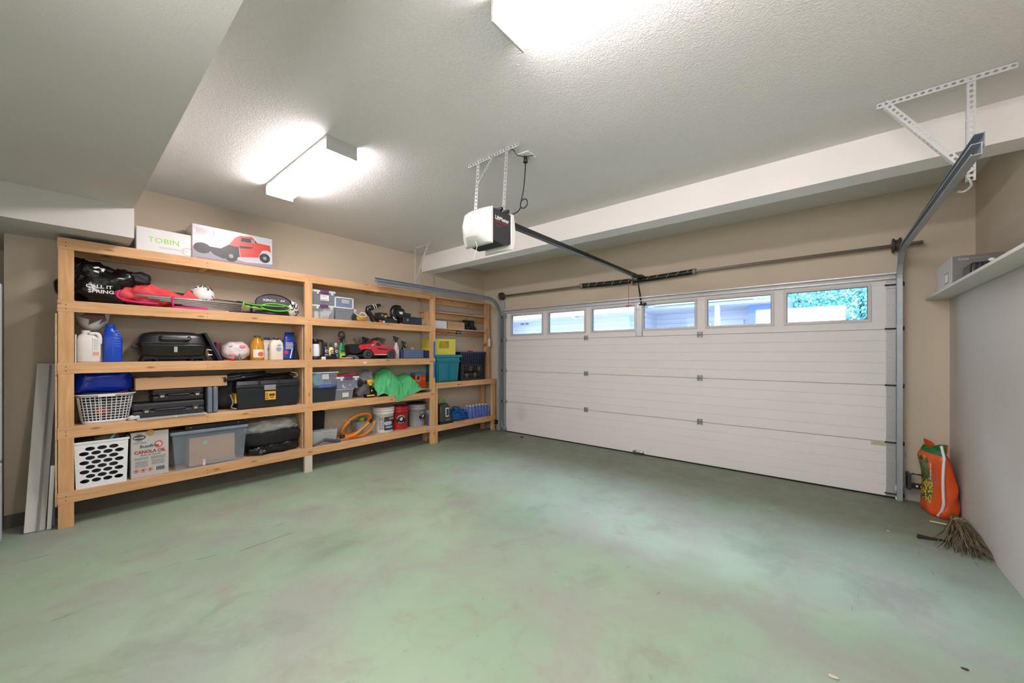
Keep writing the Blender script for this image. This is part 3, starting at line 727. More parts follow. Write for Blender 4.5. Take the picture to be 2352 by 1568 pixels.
P('shaft', MB().cyl((-.42, .0, .165), (.42, 0, .125), .008, n=10), CHROME, t)
P('grip', MB().cyl((.28, -.001, .132), (.62, 0, .105), .014, .016, 10).cyl((.62, 0, .105), (.70, 0, .05), .016, .012, 10), BLK, t)
P('foam_sleeve', MB().cyl((-.30, 0, .160), (-.13, 0, .152), .018, n=12), mat('navy_foam', '#1d2440', .8), t)
P('stand', MB().box(.4, .42, -.01, .01, 0, .115), BLK, t)
def racket(t, rx, rz, cx_, cz, mt, tilt=0):
    pts = [(cx_+rx*math.cos(2*PI*i/28), 0, cz+rz*math.sin(2*PI*i/28)) for i in range(28)]
    return MB().tube(pts, .007, 6, closed=True)
LIME = mat('racket_lime', '#6fc33b', .35)
t = it('badminton_racket', 'lime green badminton racket lying flat in front of the grey cover', 'racket', 1.45, Z, -4.64)
m = racket(t, .14, .038, .08, .085, LIME); m.tube([(-.06, 0, .085), (-.22, .01, .105)], .006, 6).tube([(-.22, .005, .11), (-.1, -.01, .095), (.16, -.015, .10)], .006, 6).tube([(-.21, .0, .07), (-.02, -.012, .055)], .007, 6).tube([(-.22, .0, .12), (-.22, 0, .06)], .008, 6)
P('frame', m, LIME, t)
P('strings', MB().disc((.08, .004, .085), .036, sx=3.7), mat('racket_mesh', '#2b332c', .7, alpha=.8), t)
P('rest', MB().box(-.10, .18, 0.01, .05, 0, .045), BLK, t)
t = it('badminton_racket', 'black badminton racket lying lowest under the lime green one', 'racket', 1.47, Z, -4.615)
P('frame', MB().tube([(.16*math.cos(2*PI*i/28)+.06, .12+.1*math.sin(2*PI*i/28), .016) for i in range(28)], .012, 6, closed=True).tube([(-.10, .12, .016), (-.34, .12, .016)], .012, 6), BLK, t)
t = it('racket_cover', 'grey padded racket cover lettered YONEX standing upside down', 'racket cover', 1.53, Z, -4.70)
m = MB().prism([(.175*math.cos(a)*(1 if math.cos(a) > 0 else 1.0), .135+.095*math.sin(a)) for a in [2*PI*i/32 for i in range(32)]], 'y', .0, .035)
P('cover', m, mat('cover_grey', '#4c4e52', .6), t, bevel=.008)
P('trim', MB().tube([(.177*math.cos(2*PI*i/32), .0, .135+.097*math.sin(2*PI*i/32)) for i in range(32)], .006, 6, closed=True), BLK, t)
text('YONEX', t, PAPER, -.045, -.0015, .165, .026, .13, roll=180, bold=.02)
text('yy', t, PAPER, .085, -.0015, .172, .022, .05, roll=180, bold=.02)
P('rest', MB().box(-.15, .15, 0, .03, 0, .05), BLK, t)

# --- bay 1, third shelf
Z = LV[2]
t = it('bike_helmet', 'white and dark red helmet lying upside down on top of the jugs', 'helmet', .19, Z+.262, -4.67)
R_ = .10
prof = [(R_*math.sin(a), R_*.88*(1-math.cos(a))) for a in [PI*.5*i/10*1.02 for i in range(1, 11)]]
m = MB().lathe([(.001, 0)]+prof+[(R_*.93, prof[-1][1]+.01), (R_*.85, prof[-1][1]-.01)]+[(r*.8, z+.02) for r, z in prof[::-1]], 0, .12, 28, sy=1.15)
P('shell', m, MATS['ball_white'], t).scale.z = 1.75
m = MB()
m.prism([(-.09, .115), (-.02, .155), (.06, .15), (.075, .09), (.03, .05), (.05, .10), (-.03, .045), (-.025, .09)], 'y', -.0055, -.0045)
P('vent', m, mat('helmet_maroon', '#4b1518', .4), t).location.y = .006
P('lining', MB().lathe([(.078, .14), (.078, .158), (.0, .150)], 0, .12, 24, sy=1.15, cap=False), BLKM, t)
def jug(t, w, h, d, mt, cap=None, neck=.02):
    sec = lambda s, z, e=.55, dx=0: [(dx+s*w/2*math.copysign(abs(math.cos(a))**e, math.cos(a)), d/2+s*d/2*math.copysign(abs(math.sin(a))**e, math.sin(a)), z) for a in [2*PI*j/24 for j in range(24)]]
    rows = [sec(.93, 0), sec(1, .01), sec(1, h*.62), sec(.97, h*.72), sec(.72, h*.84, .7, -w*.08), sec(neck*2/w*1.3, h*.9, 1, -w*.12), sec(neck*2/w*1.3, h, 1, -w*.12)]
    return P('jug_body', MB().ring(rows), mt, t, bevel=0)
JW = mat('jug_white', '#e3e1dd', .4)
t = it('plastic_jug', 'white windscreen fluid jug at the left end under the helmet', 'jug', .165, Z, -4.65)
jug(t, .135, .262, .13, JW)
P('handle', MB().tube([(-.0, .03, .235), (.045, .03, .235), (.06, .03, .2), (.06, .03, .15)], .014, 8), JW, t)
P('label_sticker', MB().box(.018, .062, -.002, 0, .05, .2).box(.02, .055, -.003, -.001, .055, .085, 1), [PAPER, mat('label_pink', '#e2a58c', .6)], t)
P('print', lines(MB(), .025, .055, .10, .19, 6, y=-.003, seed=2), mat('ink_faint', '#b5b5b8', .7), t)
BL = mat('jug_blue', '#1247b8', .3)
t = it('plastic_jug', 'bright blue jug with ribbed grip beside the white jug', 'jug', .30, Z, -4.65)
jug(t, .115, .30, .12, BL, neck=.026)
P('cap', MB().lathe([(.029, .29), (.029, .318), (.02, .322)], -.014, .06, 18), BL, t)
m = MB()
for k in range(7): m.box(.005, .045, -.0025, .002, .13+.022*k, .137+.022*k)
m.box(-.003, .0, -.0025, .002, .06, .2)
P('ribs', m, mat('jug_blue_light', '#2f6ae0', .3), t)
t = it('paper_sheet', 'narrow white printed sheet standing beside the left post', 'sheet', .094, Z, -4.645)
P('sheet', MB().box(-.006, .002, 0, .20, 0, .225), PAPER, t)
# grill
GB = mat('grill_black', '#1b1b1d', .3)
t = it('portable_grill', 'black tabletop gas grill with domed lid and front handle', 'grill', .70, Z, -4.655)
m = MB().ring([[(s_*.245*math.copysign(abs(math.cos(a))**.35, math.cos(a)), .135+s_*.135*math.copysign(abs(math.sin(a))**.35, math.sin(a)), z) for a in [2*PI*j/32 for j in range(32)]] for s_, z in ((.82, .045), (.93, .06), (1.0, .145), (1.02, .155))])
P('base', m, GB, t)
m = MB().ring([[(s_*.245*math.copysign(abs(math.cos(a))**.4, math.cos(a)), .14+s_*.135*math.copysign(abs(math.sin(a))**.4, math.sin(a)), z) for a in [2*PI*j/32 for j in range(32)]] for s_, z in ((1.03, .156), (1.0, .17), (.96, .22), (.86, .255), (.6, .272), (.3, .276))])
P('lid', m, GB, t)
P('handle', MB().tube([(-.10, .03, .225), (-.095, -.02, .215), (-.08, -.03, .205), (.08, -.03, .205), (.095, -.02, .215), (.10, .03, .225)], .014, 8), mat('grill_handle', '#2b2b2e', .3), t)
P('latch', MB().box(-.012, .012, -.012, -.002, .085, .135).box(-.07, -.03, -.008, -.002, .108, .114, 1).box(.03, .07, -.008, -.002, .108, .114, 1), [CHROME, BLKM], t)
m = MB()
for x in (-.17, .17):
    m.prism([(x-.06, .0), (x-.04, .045), (x+.04, .045), (x+.06, 0), (x+.045, 0), (x+.03, .02), (x-.03, .02), (x-.045, 0)], 'y', .02, .24)
m.box(-.21, .21, .03, .24, .02, .05)
P('leg', m, BLKM, t)
P('side_grip', MB().box(-.28, -.22, .06, .16, .12, .145).box(.22, .28, .06, .16, .12, .145), BLK, t, bevel=.005)
t = it('folded_griddle', 'black and blue folding plate tilted against the right end of the grill', 'griddle', .985, Z, -4.66)
P('plate', MB().box(-.012, .012, 0, .22, 0, .30).xf(Matrix.Translation((.055, 0, 0)) @ Matrix.Rotation(math.radians(-24), 4, 'Y')), mat('deep_blue_black', '#10131c', .3), t, bevel=.004)
P('edge_trim', MB().box(.012, .017, -.002, .02, .01, .19).xf(Matrix.Translation((.055, 0, 0)) @ Matrix.Rotation(math.radians(-24), 4, 'Y')), mat('steel_blue', '#4d74b4', .3), t)
P('regulator', MB().cyl((-.045, .03, .11), (-.005, .03, .105), .006, n=8).box(-.045, -.01, 0, .03, .055, .065), PAPER, t)
t = it('toiletry_case', 'small maroon case standing behind the tilted blue plate', 'case', 1.055, Z, -4.80)
P('case', MB().box(-.025, .025, 0, .08, 0, .19), mat('maroon', '#5d1c24', .4), t, bevel=.01)
t = it('wrapped_bundle', 'round white bundle wrapped in crinkled clear plastic with pink print', 'bundle', 1.20, Z, -4.68)
P('bundle', MB().blob((0, .12, .10), (.25, .22, .20), .85, .012, 18, 6, floor=.002, fold=1), mat('plastic_pinkwhite', '#ded3d2', .2, 0, .18, 14, .5, 30), t)
P('print', MB().blob((.04, .02, .145), (.055, .03, .04), 1, .004, 20, 3).blob((-.05, .025, .06), (.05, .02, .03), 1, sub=3), mat('pink_print', '#e58a90', .4), t)
P('pattern', ballpat(MB(), (0, .12, .095), .115, 0, 21, 10, .35), INKG, t)
t = it('lanyard', 'red strap end dangling beside the wrapped bundle', 'strap', 1.10, Z, -4.635)
P('strap', MB().box(-.04, .05, 0, .012, .0, .008).box(.02, .05, 0, .015, .0, .02), RED, t, bevel=.003)
def bottle(t, prof, mt, sx=1, sy=1, cap=None, capm=None, cy=None, name='bottle_body'):
    rmax = max(r for r, z in prof)*sy; cy = rmax if cy is None else cy
    P(name, MB().lathe(prof, 0, cy, 24, sx=sx, sy=sy), mt, t)
    if cap: P('cap', MB().lathe(cap, 0, cy, 18), capm, t)
t = it('juice_bottle', 'large amber juice bottle with a peach picture on its label', 'bottle', 1.385, Z, -4.69)
bottle(t, [(.06, 0), (.064, .01), (.064, .15), (.058, .19), (.035, .228), (.027, .24), (.027, .25)], mat('juice_amber', '#c98a1c', .15), cap=[(.032, .246), (.032, .262), (.026, .266)], capm=mat('cap_green', '#4b5c33', .5))
P('label_sticker', MB().box(-.055, .055, -.001, .0, .03, .115).wrap(.0645, .064), PAPER, t)
P('print', MB().disc((.015, -.002, .065), .026, sx=1.1).wrap(.0645, .064), mat('peach', '#e06a3a', .5), t)
for i, (y, x, lab) in enumerate(((1.50, -4.77, 'cream detergent bottle standing behind its twin'), (1.555, -4.66, 'cream detergent bottle with round blue emblem, in front of its twin'))):
    t = it('detergent_bottle', lab, 'bottle', y, Z, x, group='cream detergent bottles beside the juice bottle')
    CR = mat('cream_plastic', '#e2dac9', .35)
    sec = lambda s, z, dx=0: [(dx+s*.068*math.copysign(abs(math.cos(a))**.7, math.cos(a)), .05+s*.045*math.copysign(abs(math.sin(a))**.7, math.sin(a)), z) for a in [2*PI*j/24 for j in range(24)]]
    P('bottle_body', MB().ring([sec(.95, 0), sec(1, .01), sec(1, .14), sec(.93, .19), sec(.6, .222), sec(.42, .226)]), CR, t)
    P('cap', MB().lathe([(.030, .222), (.030, .248), (.026, .25)], 0, .05, 18), mat('cap_plum', '#4a3d5c', .4), t)
    P('emblem', MB().disc((0.01, .003, .12), .027, r0=.0, n=24), mat('emblem_blue', '#a9b6cc', .5), t)
    P('print', lines(MB(), -.01, .03, .105, .135, 3, y=.0015, seed=i).box(-.005, .03, .001, .002, .16, .168), mat('emblem_ink', '#5f73a2', .5), t)
t = it('refill_pouch', 'dark blue detergent pouch standing against the middle post', 'pouch', 1.69, Z, -4.69)
P('pouch', MB().ring([[(sx*math.copysign(abs(math.cos(a))**.7, math.cos(a))+ox, .06+sy*math.sin(a), z) for a in [2*PI*j/20 for j in range(20)]] for sx, sy, z, ox in ((.06, .045, 0, -.01), (.066, .045, .03, -.01), (.068, .035, .14, 0), (.055, .022, .24, .01), (.05, .004, .315, .015))]), mat('pouch_blue', '#1a3b94', .25, 0, .3, 14), t)
P('print', MB().disc((-.035, .012, .085), .022), mat('print_redpink', '#c23a55', .4), t)
P('print', lines(MB(), -.04, .035, .12, .20, 5, y=.012, seed=4).prism([(-.0, .02), (.012, .02), (.03, .12), (.02, .12)], 'y', .012, .014), PAPER, t)
t = it('plastic_funnel', 'dark funnel leaning beside the blue pouch at the middle post', 'funnel', 1.765, Z, -4.68)
P('funnel', MB().lathe([(.036, 0), (.034, .01), (.014, .12), (.010, .20)], 0, .05, 18), BLKM, t)

# --- bay 1, second shelf
Z = LV[1]
def lattice_basket(t, w0, d0, w1, d1, h, mt, nv=15, nh=8, bar=.0035):
    cy = d1/2
    def ringpts(k, n=72, g=0):
        w, d = w0+(w1-w0)*k+g, d0+(d1-d0)*k+g; e = .45
        return [(w/2*math.copysign(abs(math.cos(a))**e, math.cos(a)), cy+d/2*math.copysign(abs(math.sin(a))**e, math.sin(a)), h*k) for a in [2*PI*j/n for j in range(n)]]
    def even(k, n):
        q = ringpts(k, 240); ln = [0]
        for i in range(240): ln.append(ln[-1]+(Vector(q[i])-Vector(q[(i+1) % 240])).length)
        out = []; j = 0
        for i in range(n):
            tgt = ln[-1]*i/n
            while ln[j+1] < tgt: j += 1
            out.append(q[j % 240])
        return out
    m = MB(); n = nv*3
    for a, b_ in zip(even(.10, n), even(.90, n)): m.tube([a, b_], bar, 4, sm=False)
    for k in range(1, nh): m.tube(ringpts(.08+.84*k/nh), bar, 4, closed=True, sm=False)
    P('lattice', m, mt, t)
    P('rim', MB().ring([ringpts(.90, g=.006), ringpts(.985, g=.012), ringpts(1.0, g=.03), ringpts(.975, g=.034)], cap=False), mt, t, solid=.003)
    P('foot', MB().ring([ringpts(0, g=-.004), ringpts(.10, g=.002)], cap=False), mt, t, solid=.004)
    b_ = MB(); b_._f([b_.bm.verts.new(p) for p in ringpts(.01)]); P('bottom', b_, mt, t, solid=.003)
t = it('laundry_basket', 'low white lattice laundry basket full of clothes under the blue tarp', 'basket', .26, Z, -4.625)
lattice_basket(t, .27, .22, .335, .29, .245, WHT, 14, 9, .003)
P('rim_handle', MB().box(-.05, .05, -.022, -.006, .222, .240), WHT, t, bevel=.004)
t = it('clothes_pile', 'dark and grey clothes with orange piece inside the lattice basket', 'clothes', .26, Z+.006, -4.65)
P('cloth', MB().blob((0, .13, .10), (.26, .20, .19), .6, .02, 14, 4, fold=1), mat('cloth_greys', '#4b4c50', .9, 0, .6, 16, .5, 25), t)
P('cloth', MB().blob((-.02, .035, .09), (.08, .03, .05), .8, .006, 20, 1, sub=3), mat('cloth_orange', '#d3562a', .8), t)
P('cloth', MB().blob((.0, .13, .225), (.34, .26, .05), .8, .012, 12, 8, fold=1), mat('cloth_charcoal', '#303036', .85, bump=.4, bs=20), t)
P('piping', MB().tube([(.03, -.002, .222), (.08, .0, .245), (.13, .03, .255)], .0025, 5), RED, t)
t = it('tarp_bag', 'shiny royal blue tarpaulin bag lying on the lattice basket', 'bag', .245, Z+.27, -4.68)
P('bag_body', MB().blob((.01, .13, .07), (.37, .25, .20), .5, .02, 9, 11, fold=1.3), mat('tarp_blue', '#0b2fa6', .18, 0, .2, 6, .5, 14), t)
t = it('knit_glove', 'small white knitted glove lying right of the lattice basket', 'glove', .425, Z, -4.62)
P('glove', MB().blob((0, .04, .022), (.07, .06, .045), .9, .012, 30, 3, floor=.001), mat('knit_white', '#d6d2cb', .9, bump=.8, bs=120), t)
t = it('toolcase', 'charcoal drill case with two chrome latches, lowest of the black cases', 'tool case', .665, Z+.012, -4.655)
CASE = mat('case_charcoal', '#2b2b30', .4)
def hardcase(t, w, d, h, mt, latch=True, handle=True):
    P('shell', MB().box(-w/2, w/2, .0, d, 0, h*.47).box(-w/2, w/2, 0, d, h*.50, h), mt, t, bevel=.014, seg=3)
    P('recess', MB().box(-w*.22, w*.22, -.004, .004, h*.42, h*.58), BLK, t)
    if handle: P('handle', MB().tube([(-w*.2, -.004, h*.5), (-w*.17, -.016, h*.5), (w*.17, -.016, h*.5), (w*.2, -.004, h*.5)], .007, 8), mt, t)
    if latch:
        for x in (-w*.32, w*.36): P('latch', MB().box(x-.024, x+.024, -.008, .002, h*.3, h*.62).box(x-.014, x+.014, -.011, -.006, h*.34, h*.5, 1), [mt, CHROME], t, bevel=.003)
hardcase(t, .50, .26, .125, CASE)
t = it('toolcase', 'black tool case stacked on the charcoal drill case', 'tool case', .73, Z+.14, -4.68)
hardcase(t, .37, .24, .115, mat('case_black', '#1c1d20', .35))
t = it('cardboard_box', 'long flat brown carton lying on the black cases', 'box', .765, Z+.258, -4.66)
carton(t, .66, .26, .105, CARD)
P('label_sticker', MB().box(-.30, -.24, .03, .12, .105, .1065), PAPER, t); P('label_sticker', MB().box(-.15, -.08, .01, .1, .105, .1065), PAPER, t)
t = it('hard_case', 'slim blue-grey hard case standing on end beside the cases', 'case', .975, Z, -4.63)
P('shell', MB().box(-.042, -.002, 0, .24, 0, .255).box(.002, .042, 0, .24, 0, .255), mat('case_bluegrey', '#6c7681', .4), t, bevel=.016, seg=3)
t = it('laminate_offcut', 'white laminate offcut with printed label lying on the shelf edge', 'panel', .66, Z, -4.60)
P('panel', MB().box(-.22, .26, -.012, .26, 0, .011), mat('laminate_grey', '#b9b6b3', .4), t)
P('label_sticker', MB().box(.03, .25, -.0135, -.012, .0, .011), PAPER, t)
P('print', lines(MB(), .04, .24, .001, .010, 2, y=-.0145, seed=8), INK, t)
t = it('tripod', 'folded black tripod stand poking out from behind the tool box', 'tripod', 1.35, Z, -4.70)
P('leg', MB().cyl((-.30, -.02, .335), (.10, .04, .375), .022, n=12), mat('tube_black_gloss', '#2a2a2d', .15), t)
P('leg', MB().cyl((-.27, -.05, .315), (.12, .0, .36), .014, n=10), MATS['tube_black_gloss'], t)
P('leg', MB().cyl((-.25, .02, .30), (.40, .1, .36), .012, n=10), BLK, t)
P('clamp', MB().box(-.285, -.265, -.055, .0, .295, .345), BLK, t, bevel=.006)
P('bag', MB().blob((.04, .15, .19), (.78, .16, .38), .5, .03, 7, 9, floor=.001, fold=1), mat('nylon_black', '#0e0e10', .55, bump=.4, bs=25), t)
P('strap', MB().tube([(-.22, .0, .16), (-.20, -.02, .08), (-.215, -.02, .03), (-.17, -.03, .012)], .008, 6), STEEL, t)
P('cord', MB().tube([(.36, .03, .37), (.40, .0, .36), (.42, .0, .33), (.38, .0, .31)], .004, 6), PAPER, t)
t = it('tool_box', 'large black plastic tool box with yellow label and grey latch', 'tool box', 1.465, Z, -4.625)
TB = mat('toolbox_black', '#1d1f26', .35)
P('body', MB().taper(.56, .24, .60, .27, .005, .215, .14), TB, t, bevel=.008)
P('lid', MB().box(-.305, .305, .0, .28, .217, .25).taper(.61, .28, .59, .24, .25, .295, .14), TB, t, bevel=.008)
P('latch', MB().box(-.055, .055, -.016, .004, .19, .245), mat('latch_grey', '#8d8c88', .4), t, bevel=.004)
P('ridges', MB().box(-.105, -.085, -.004, .004, .215, .30).box(.08, .10, -.004, .004, .215, .30), TB, t, bevel=.003)
P('label_sticker', MB().box(-.045, .055, -.008, .006, .085, .175).box(-.303, -.288, .04, .16, .07, .17), YEL, t)
P('print', lines(MB().box(-.008, .045, -.011, -.008, .125, .15).box(.0, .035, -.011, -.008, .105, .113), -.043, -.015, .09, .165, 4, y=-.0105, seed=6), INK, t)

# --- bay 1, bottom shelf
Z = LV[0]
t = it('laundry_hamper', 'tall white hamper with oval holes on the bottom shelf', 'hamper', .235, Z, -4.62)
def hamper():
    m = MB(); w0, w1, d, h = .285, .305, .27, .37
    L = lambda a, b_, k: a+(b_-a)*k
    # front face as a grid with oval holes
    nx, nz = 9, 9; cw, ch = 1/nx, 1/nz
    def pt(u, v): w = L(w0, w1, v); return (-w/2+w*u, 0, h*v)
    nx, nz = 9, 10; cw, ch = 1/nx, 1/nz
    for j in range(nz):
        holes = ([1, 3, 5, 7] if j % 2 else [2, 4, 6]) if 1 <= j <= 8 else []
        starts = {h_-.0: 1 for h_ in holes}
        i = 0
        edges = []
        off = .5
        if holes:
            x = holes[0]-off; edges.append((0, x, False))
            for h_ in holes: edges.append((h_-off, h_-off+2, True))
            edges.append((holes[-1]-off+2, nx, False))
        else: edges.append((0, nx, False))
        v0 = j*ch
        for a_, b_, hole in edges:
            u0, u1 = a_*cw, b_*cw
            if u1 <= u0: continue
            if not hole: m._f([m.bm.verts.new(pt(*q)) for q in ((u0, v0), (u1, v0), (u1, v0+ch), (u0, v0+ch))]); continue
            cx_, cz_ = (u0+u1)/2, v0+ch/2; n = 20; inn = []; outp = []
            for k in range(n):
                a = 2*PI*k/n+PI/4; c_, s_ = math.cos(a), math.sin(a)
                inn.append(m.bm.verts.new(pt(cx_+cw*.82*c_, cz_+ch*.43*s_)))
                q = max(abs(c_), abs(s_)); outp.append(m.bm.verts.new(pt(cx_+cw*c_/q, cz_+ch/2*s_/q)))
            for k in range(n): m._f([inn[k], inn[(k+1) % n], outp[(k+1) % n], outp[k]])
    for q in (((-w0/2, 0, 0), (-w0/2, d, 0), (-w1/2, d, h), (-w1/2, 0, h)), ((w0/2, 0, 0), (w0/2, d, 0), (w1/2, d, h), (w1/2, 0, h)), ((-w0/2, d, 0), (w0/2, d, 0), (w1/2, d, h), (-w1/2, d, h)), ((-w0/2, 0, 0), (w0/2, 0, 0), (w0/2, d, 0), (-w0/2, d, 0))): m.quad(*q)
    bmesh.ops.remove_doubles(m.bm, verts=m.bm.verts, dist=.0005)
    return m
P('tub', hamper(), mat('hamper_white', '#e8e9ec', .35), t, solid=.003)
P('rim', MB().ring([[(x, y, z) for x, y in ((-.158, -.005), (.158, -.005), (.158, .276), (-.158, .276))] for z in (.36, .376)], cap=False, sm=False), MATS['hamper_white'], t, solid=.006)
t = it('clothes_pile', 'dark jumble of gear and bottles filling the tall white hamper', 'gear', .235, Z+.006, -4.64)
P('gear', MB().blob((0, .12, .17), (.25, .21, .33), .5, .02, 12, 31, fold=1), mat('gear_dark', '#2d3033', .7, 0, .9, 22, .4, 25), t)
P('gear', MB().blob((.04, .09, .375), (.17, .15, .075), .9, .02, 18, 5, fold=1), mat('gear_tan', '#6b6257', .6, 0, .5, 25, .4, 30), t)
P('bottle', MB().cyl((.05, .0, .365), (.085, .02, .415), .012, .008, 10), mat('bottle_teal', '#7fa6ad', .2), t)
P('gear', MB().blob((-.09, .10, .365), (.14, .16, .08), .8, .02, 12, 7, fold=1), BLKM, t)
t = it('canola_oil_box', 'tall pale carton lettered Canola Oil between hamper and tote', 'box', .527, Z, -4.635)
carton(t, .245, .24, .40, mat('carton_grey', '#b9b7b3', .6, 0, .05), .004)
P('hand_hole', MB().disc((.0, -.0015, .385), .028, sx=1.0, n=20), CARD, t)
RI = mat('ink_brick', '#a53c28', .6); OR = mat('ink_orange', '#d9694a', .6)
P('emblem', MB().disc((-.07, -.001, .352), .022, sx=1.9, n=28), INK, t)
text('BIGGER', t, PAPER, -.07, -.002, .352, .014, .068, bold=.02)
text('NEW', t, INK, -.07, -.0015, .381, .009, .035, bold=.02)
text('SIZE', t, INK, -.07, -.0015, .322, .007, .035, bold=.02)
text('17.3 Litre', t, INK, -.065, -.0015, .305, .013, .08, bold=.015)
P('emblem', MB().disc((.055, -.001, .278), .033, sx=.9, n=28, r0=.0), OR, t)
P('emblem', MB().disc((.055, -.0014, .278), .020, sx=.9, n=28), mat('carton_grey2', '#c4bfba', .6), t)
text('Sunfrie', t, INK, -.005, -.0022, .272, .026, .125, bold=.02)
text('CANOLA OIL', t, RI, 0, -.0018, .223, .030, .205, bold=.04)
text('Huile de Canola', t, INK, .0, -.0018, .195, .015, .13, shear=.3)
P('print', lines(lines(lines(MB(), -.10, -.01, .155, .178, 2, seed=1), .005, .10, .150, .178, 3, seed=2), -.095, -.015, .09, .145, 5, seed=3), INKG, t)
P('print', lines(MB(), .01, .095, .10, .145, 4, seed=4), INKG, t)
m = MB()
for k in range(14): m.box(.04+k*.004, .04+k*.004+(.0015 if k % 3 else .0028), -.002, -.001, .045, .078)
P('print', m, INK, t)
m = MB()
for x in (-.09, -.045, 0.0): m.disc((x, -.0016, .062), .018, r0=.014)
P('emblem', m, OR, t)
m = MB()
for x in (-.09, -.045, 0.0): m.disc((x, -.0018, .062), .008)
P('emblem', m, RI, t)
def tote(t, w0, w1, d, h, mt, lidm, rim=.035, name='tub', y=None):
    m = MB(); cy = d/2
    rows = []
    for s_, z, e in ((0, 0, .0), (1, h, 0)):
        w = w0+(w1-w0)*s_; dd = d*(.88+.12*s_)
        rows.append([(-w/2, cy-dd/2, z), (w/2, cy-dd/2, z), (w/2, cy+dd/2, z), (-w/2, cy+dd/2, z)])
    m.ring(rows, cap=False, sm=False); m.quad(*rows[0])
    o = P(name, m, mt, t, solid=.003, bevel=.006)
    if lidm: P('lid', MB().box(-w1/2-.012, w1/2+.012, cy-d/2-.010, cy+d/2+.010, h-rim, h), lidm, t, bevel=.009, seg=3)
    return o
t = it('storage_tote', 'large clear storage tote with blue-grey rim holding a brown carton', 'tote', .965, Z, -4.635)
tote(t, .53, .585, .28, .36, mat('tote_clear_blue', '#a9b7c6', .2, alpha=.2), mat('tote_rim', '#74808f', .4), .032)
t = it('cardboard_box', 'brown carton seen through the side of the clear storage tote', 'box', .98, Z+.012, -4.665)
carton(t, .36, .20, .27, CARD)
P('sticky_note', MB().box(-.075, -.045, -.002, -.0005, .195, .23), mat('note_green', '#a0d66a', .7), t)
P('print', lines(MB().box(-.16, -.12, -.002, -.001, .03, .033).box(-.16, -.12, -.002, -.001, .08, .083), -.155, -.125, .10, .125, 2, seed=3), INKG, t)
t = it('tube_packet', 'flat clear packet of small parts at the front bottom of the tote', 'packet', 1.03, Z+.006, -4.652)
P('packet', lines(MB(), -.09, .14, .005, .055, 3, y=.0, seed=12), mat('packet_grey', '#a5a49b', .3), t)
P('card', MB().box(-.13, -.11, -.001, .002, 0.002, .06), PAPER, t)
t = it('black_tray', 'flat black drawer insert lying on top of the clear storage tote', 'tray', 1.01, Z+.362, -4.66)
P('tray', MB().box(-.24, .24, 0, .24, 0, .042), BLK, t, bevel=.004)
P('rivet', MB().cyl((-.2, -.002, .022), (-.2, .001, .022), .004, n=8).cyl((.18, -.002, .022), (.18, .001, .022), .004, n=8), PAPER, t)
PO = mat('poly_clear', '#c9cbc6', .04, 0, .3, 14, 1, 26, alpha=.4, coat=1)
t = it('pillow_bag', 'pillow in crinkled clear plastic lying on the black bags', 'pillow', 1.52, Z+.21, -4.65)
P('pillow', MB().blob((.02, .13, .065), (.44, .22, .10), .75, .01, 8, 15), mat('pillow_sage', '#8e9080', .8), t)
P('wrapper', MB().blob((0, .13, .085), (.56, .26, .16), .65, .03, 13, 17, fold=1.2), PO, t)
t = it('duffel_bag', 'matt black duffel bag lying under the plastic wrapped pillow', 'bag', 1.53, Z+.105, -4.65)
P('bag_body', MB().blob((0, .13, .065), (.56, .26, .19), .5, .02, 8, 23, fold=1), mat('duffel_black', '#0d0d0e', .8, bump=.4, bs=22), t)
t = it('plastic_bag', 'shiny black bin bag lying lowest at the middle post', 'bag', 1.53, Z, -4.635)
P('bag_body', MB().blob((0, .14, .055), (.52, .26, .125), .6, .025, 11, 25, floor=.001, fold=1.2), BAG, t)
P('tie', MB().blob((-.13, .01, .045), (.07, .05, .06), 1, .02, 30, 3, sub=3, fold=1), mat('bag_sheen', '#3d3d40', .2), t)

# --- bay 2, fourth shelf
Z = LV[3]
def latchbox(t, w, d, h, lat, body=CLR, lab=None):
    tote(t, w*.92, w*.97, d, h-.01, body, None)
    P('lid', MB().box(-w/2, w/2, -.006, d+.006, h-.025, h), mat('lid_clear_white', '#dfe2e4', .25, alpha=.85), t, bevel=.006)
    P('latch', MB().box(-w*.17, w*.19, -.016, .0, h-.035, h+.004), lat, t, bevel=.005)
    P('clip', MB().box(-w*.32, -w*.24, -.012, 0, h-.05, h-.01).box(w*.30, w*.38, -.012, 0, h-.05, h-.01), MATS['lid_clear_white'], t)
t = it('storage_box', 'lower clear box with purple latch full of white packets', 'storage box', 2.045, Z, -4.65, group='clear boxes with purple latches on the upper shelf')
latchbox(t, .27, .24, .165, PURP)
t2 = it('paper_packets', 'white paper packets inside the lower purple latched box', 'packets', 2.045, Z+.006, -4.665)
P('packet', MB().box(-.10, -.055, 0, .15, 0, .08), PAPER, t2); P('packet', MB().box(-.09, .0, -.0, .02, 0, .10).xf(Matrix.Translation((.07, .02, .03)) @ Matrix.Rotation(.7, 4, 'Y')), PAPER, t2); P('packet', MB().blob((.04, .10, .05), (.12, .15, .10), .7, .01, 20, 3), PAPER, t2)
t = it('storage_box', 'upper clear box with purple latch and white price label', 'storage box', 2.05, Z+.17, -4.65, group='clear boxes with purple latches on the upper shelf')
latchbox(t, .275, .24, .17, PURP, CLRD)
P('label_sticker', MB().box(-.045, .055, -.004, -.002, .045, .115), PAPER, t)
P('print', lines(MB(), -.035, .03, .085, .108, 2, y=-.0045, seed=5), mat('print_rose2', '#c07a86', .6), t); P('print', lines(MB(), -.04, .045, .05, .064, 1, y=-.0045, seed=6), INK, t)
t = it('drawer_box', 'clear drawer box with dark contents under the white framed one', 'storage box', 2.30, Z, -4.65)
tote(t, .205, .235, .25, .14, CLRD, None)
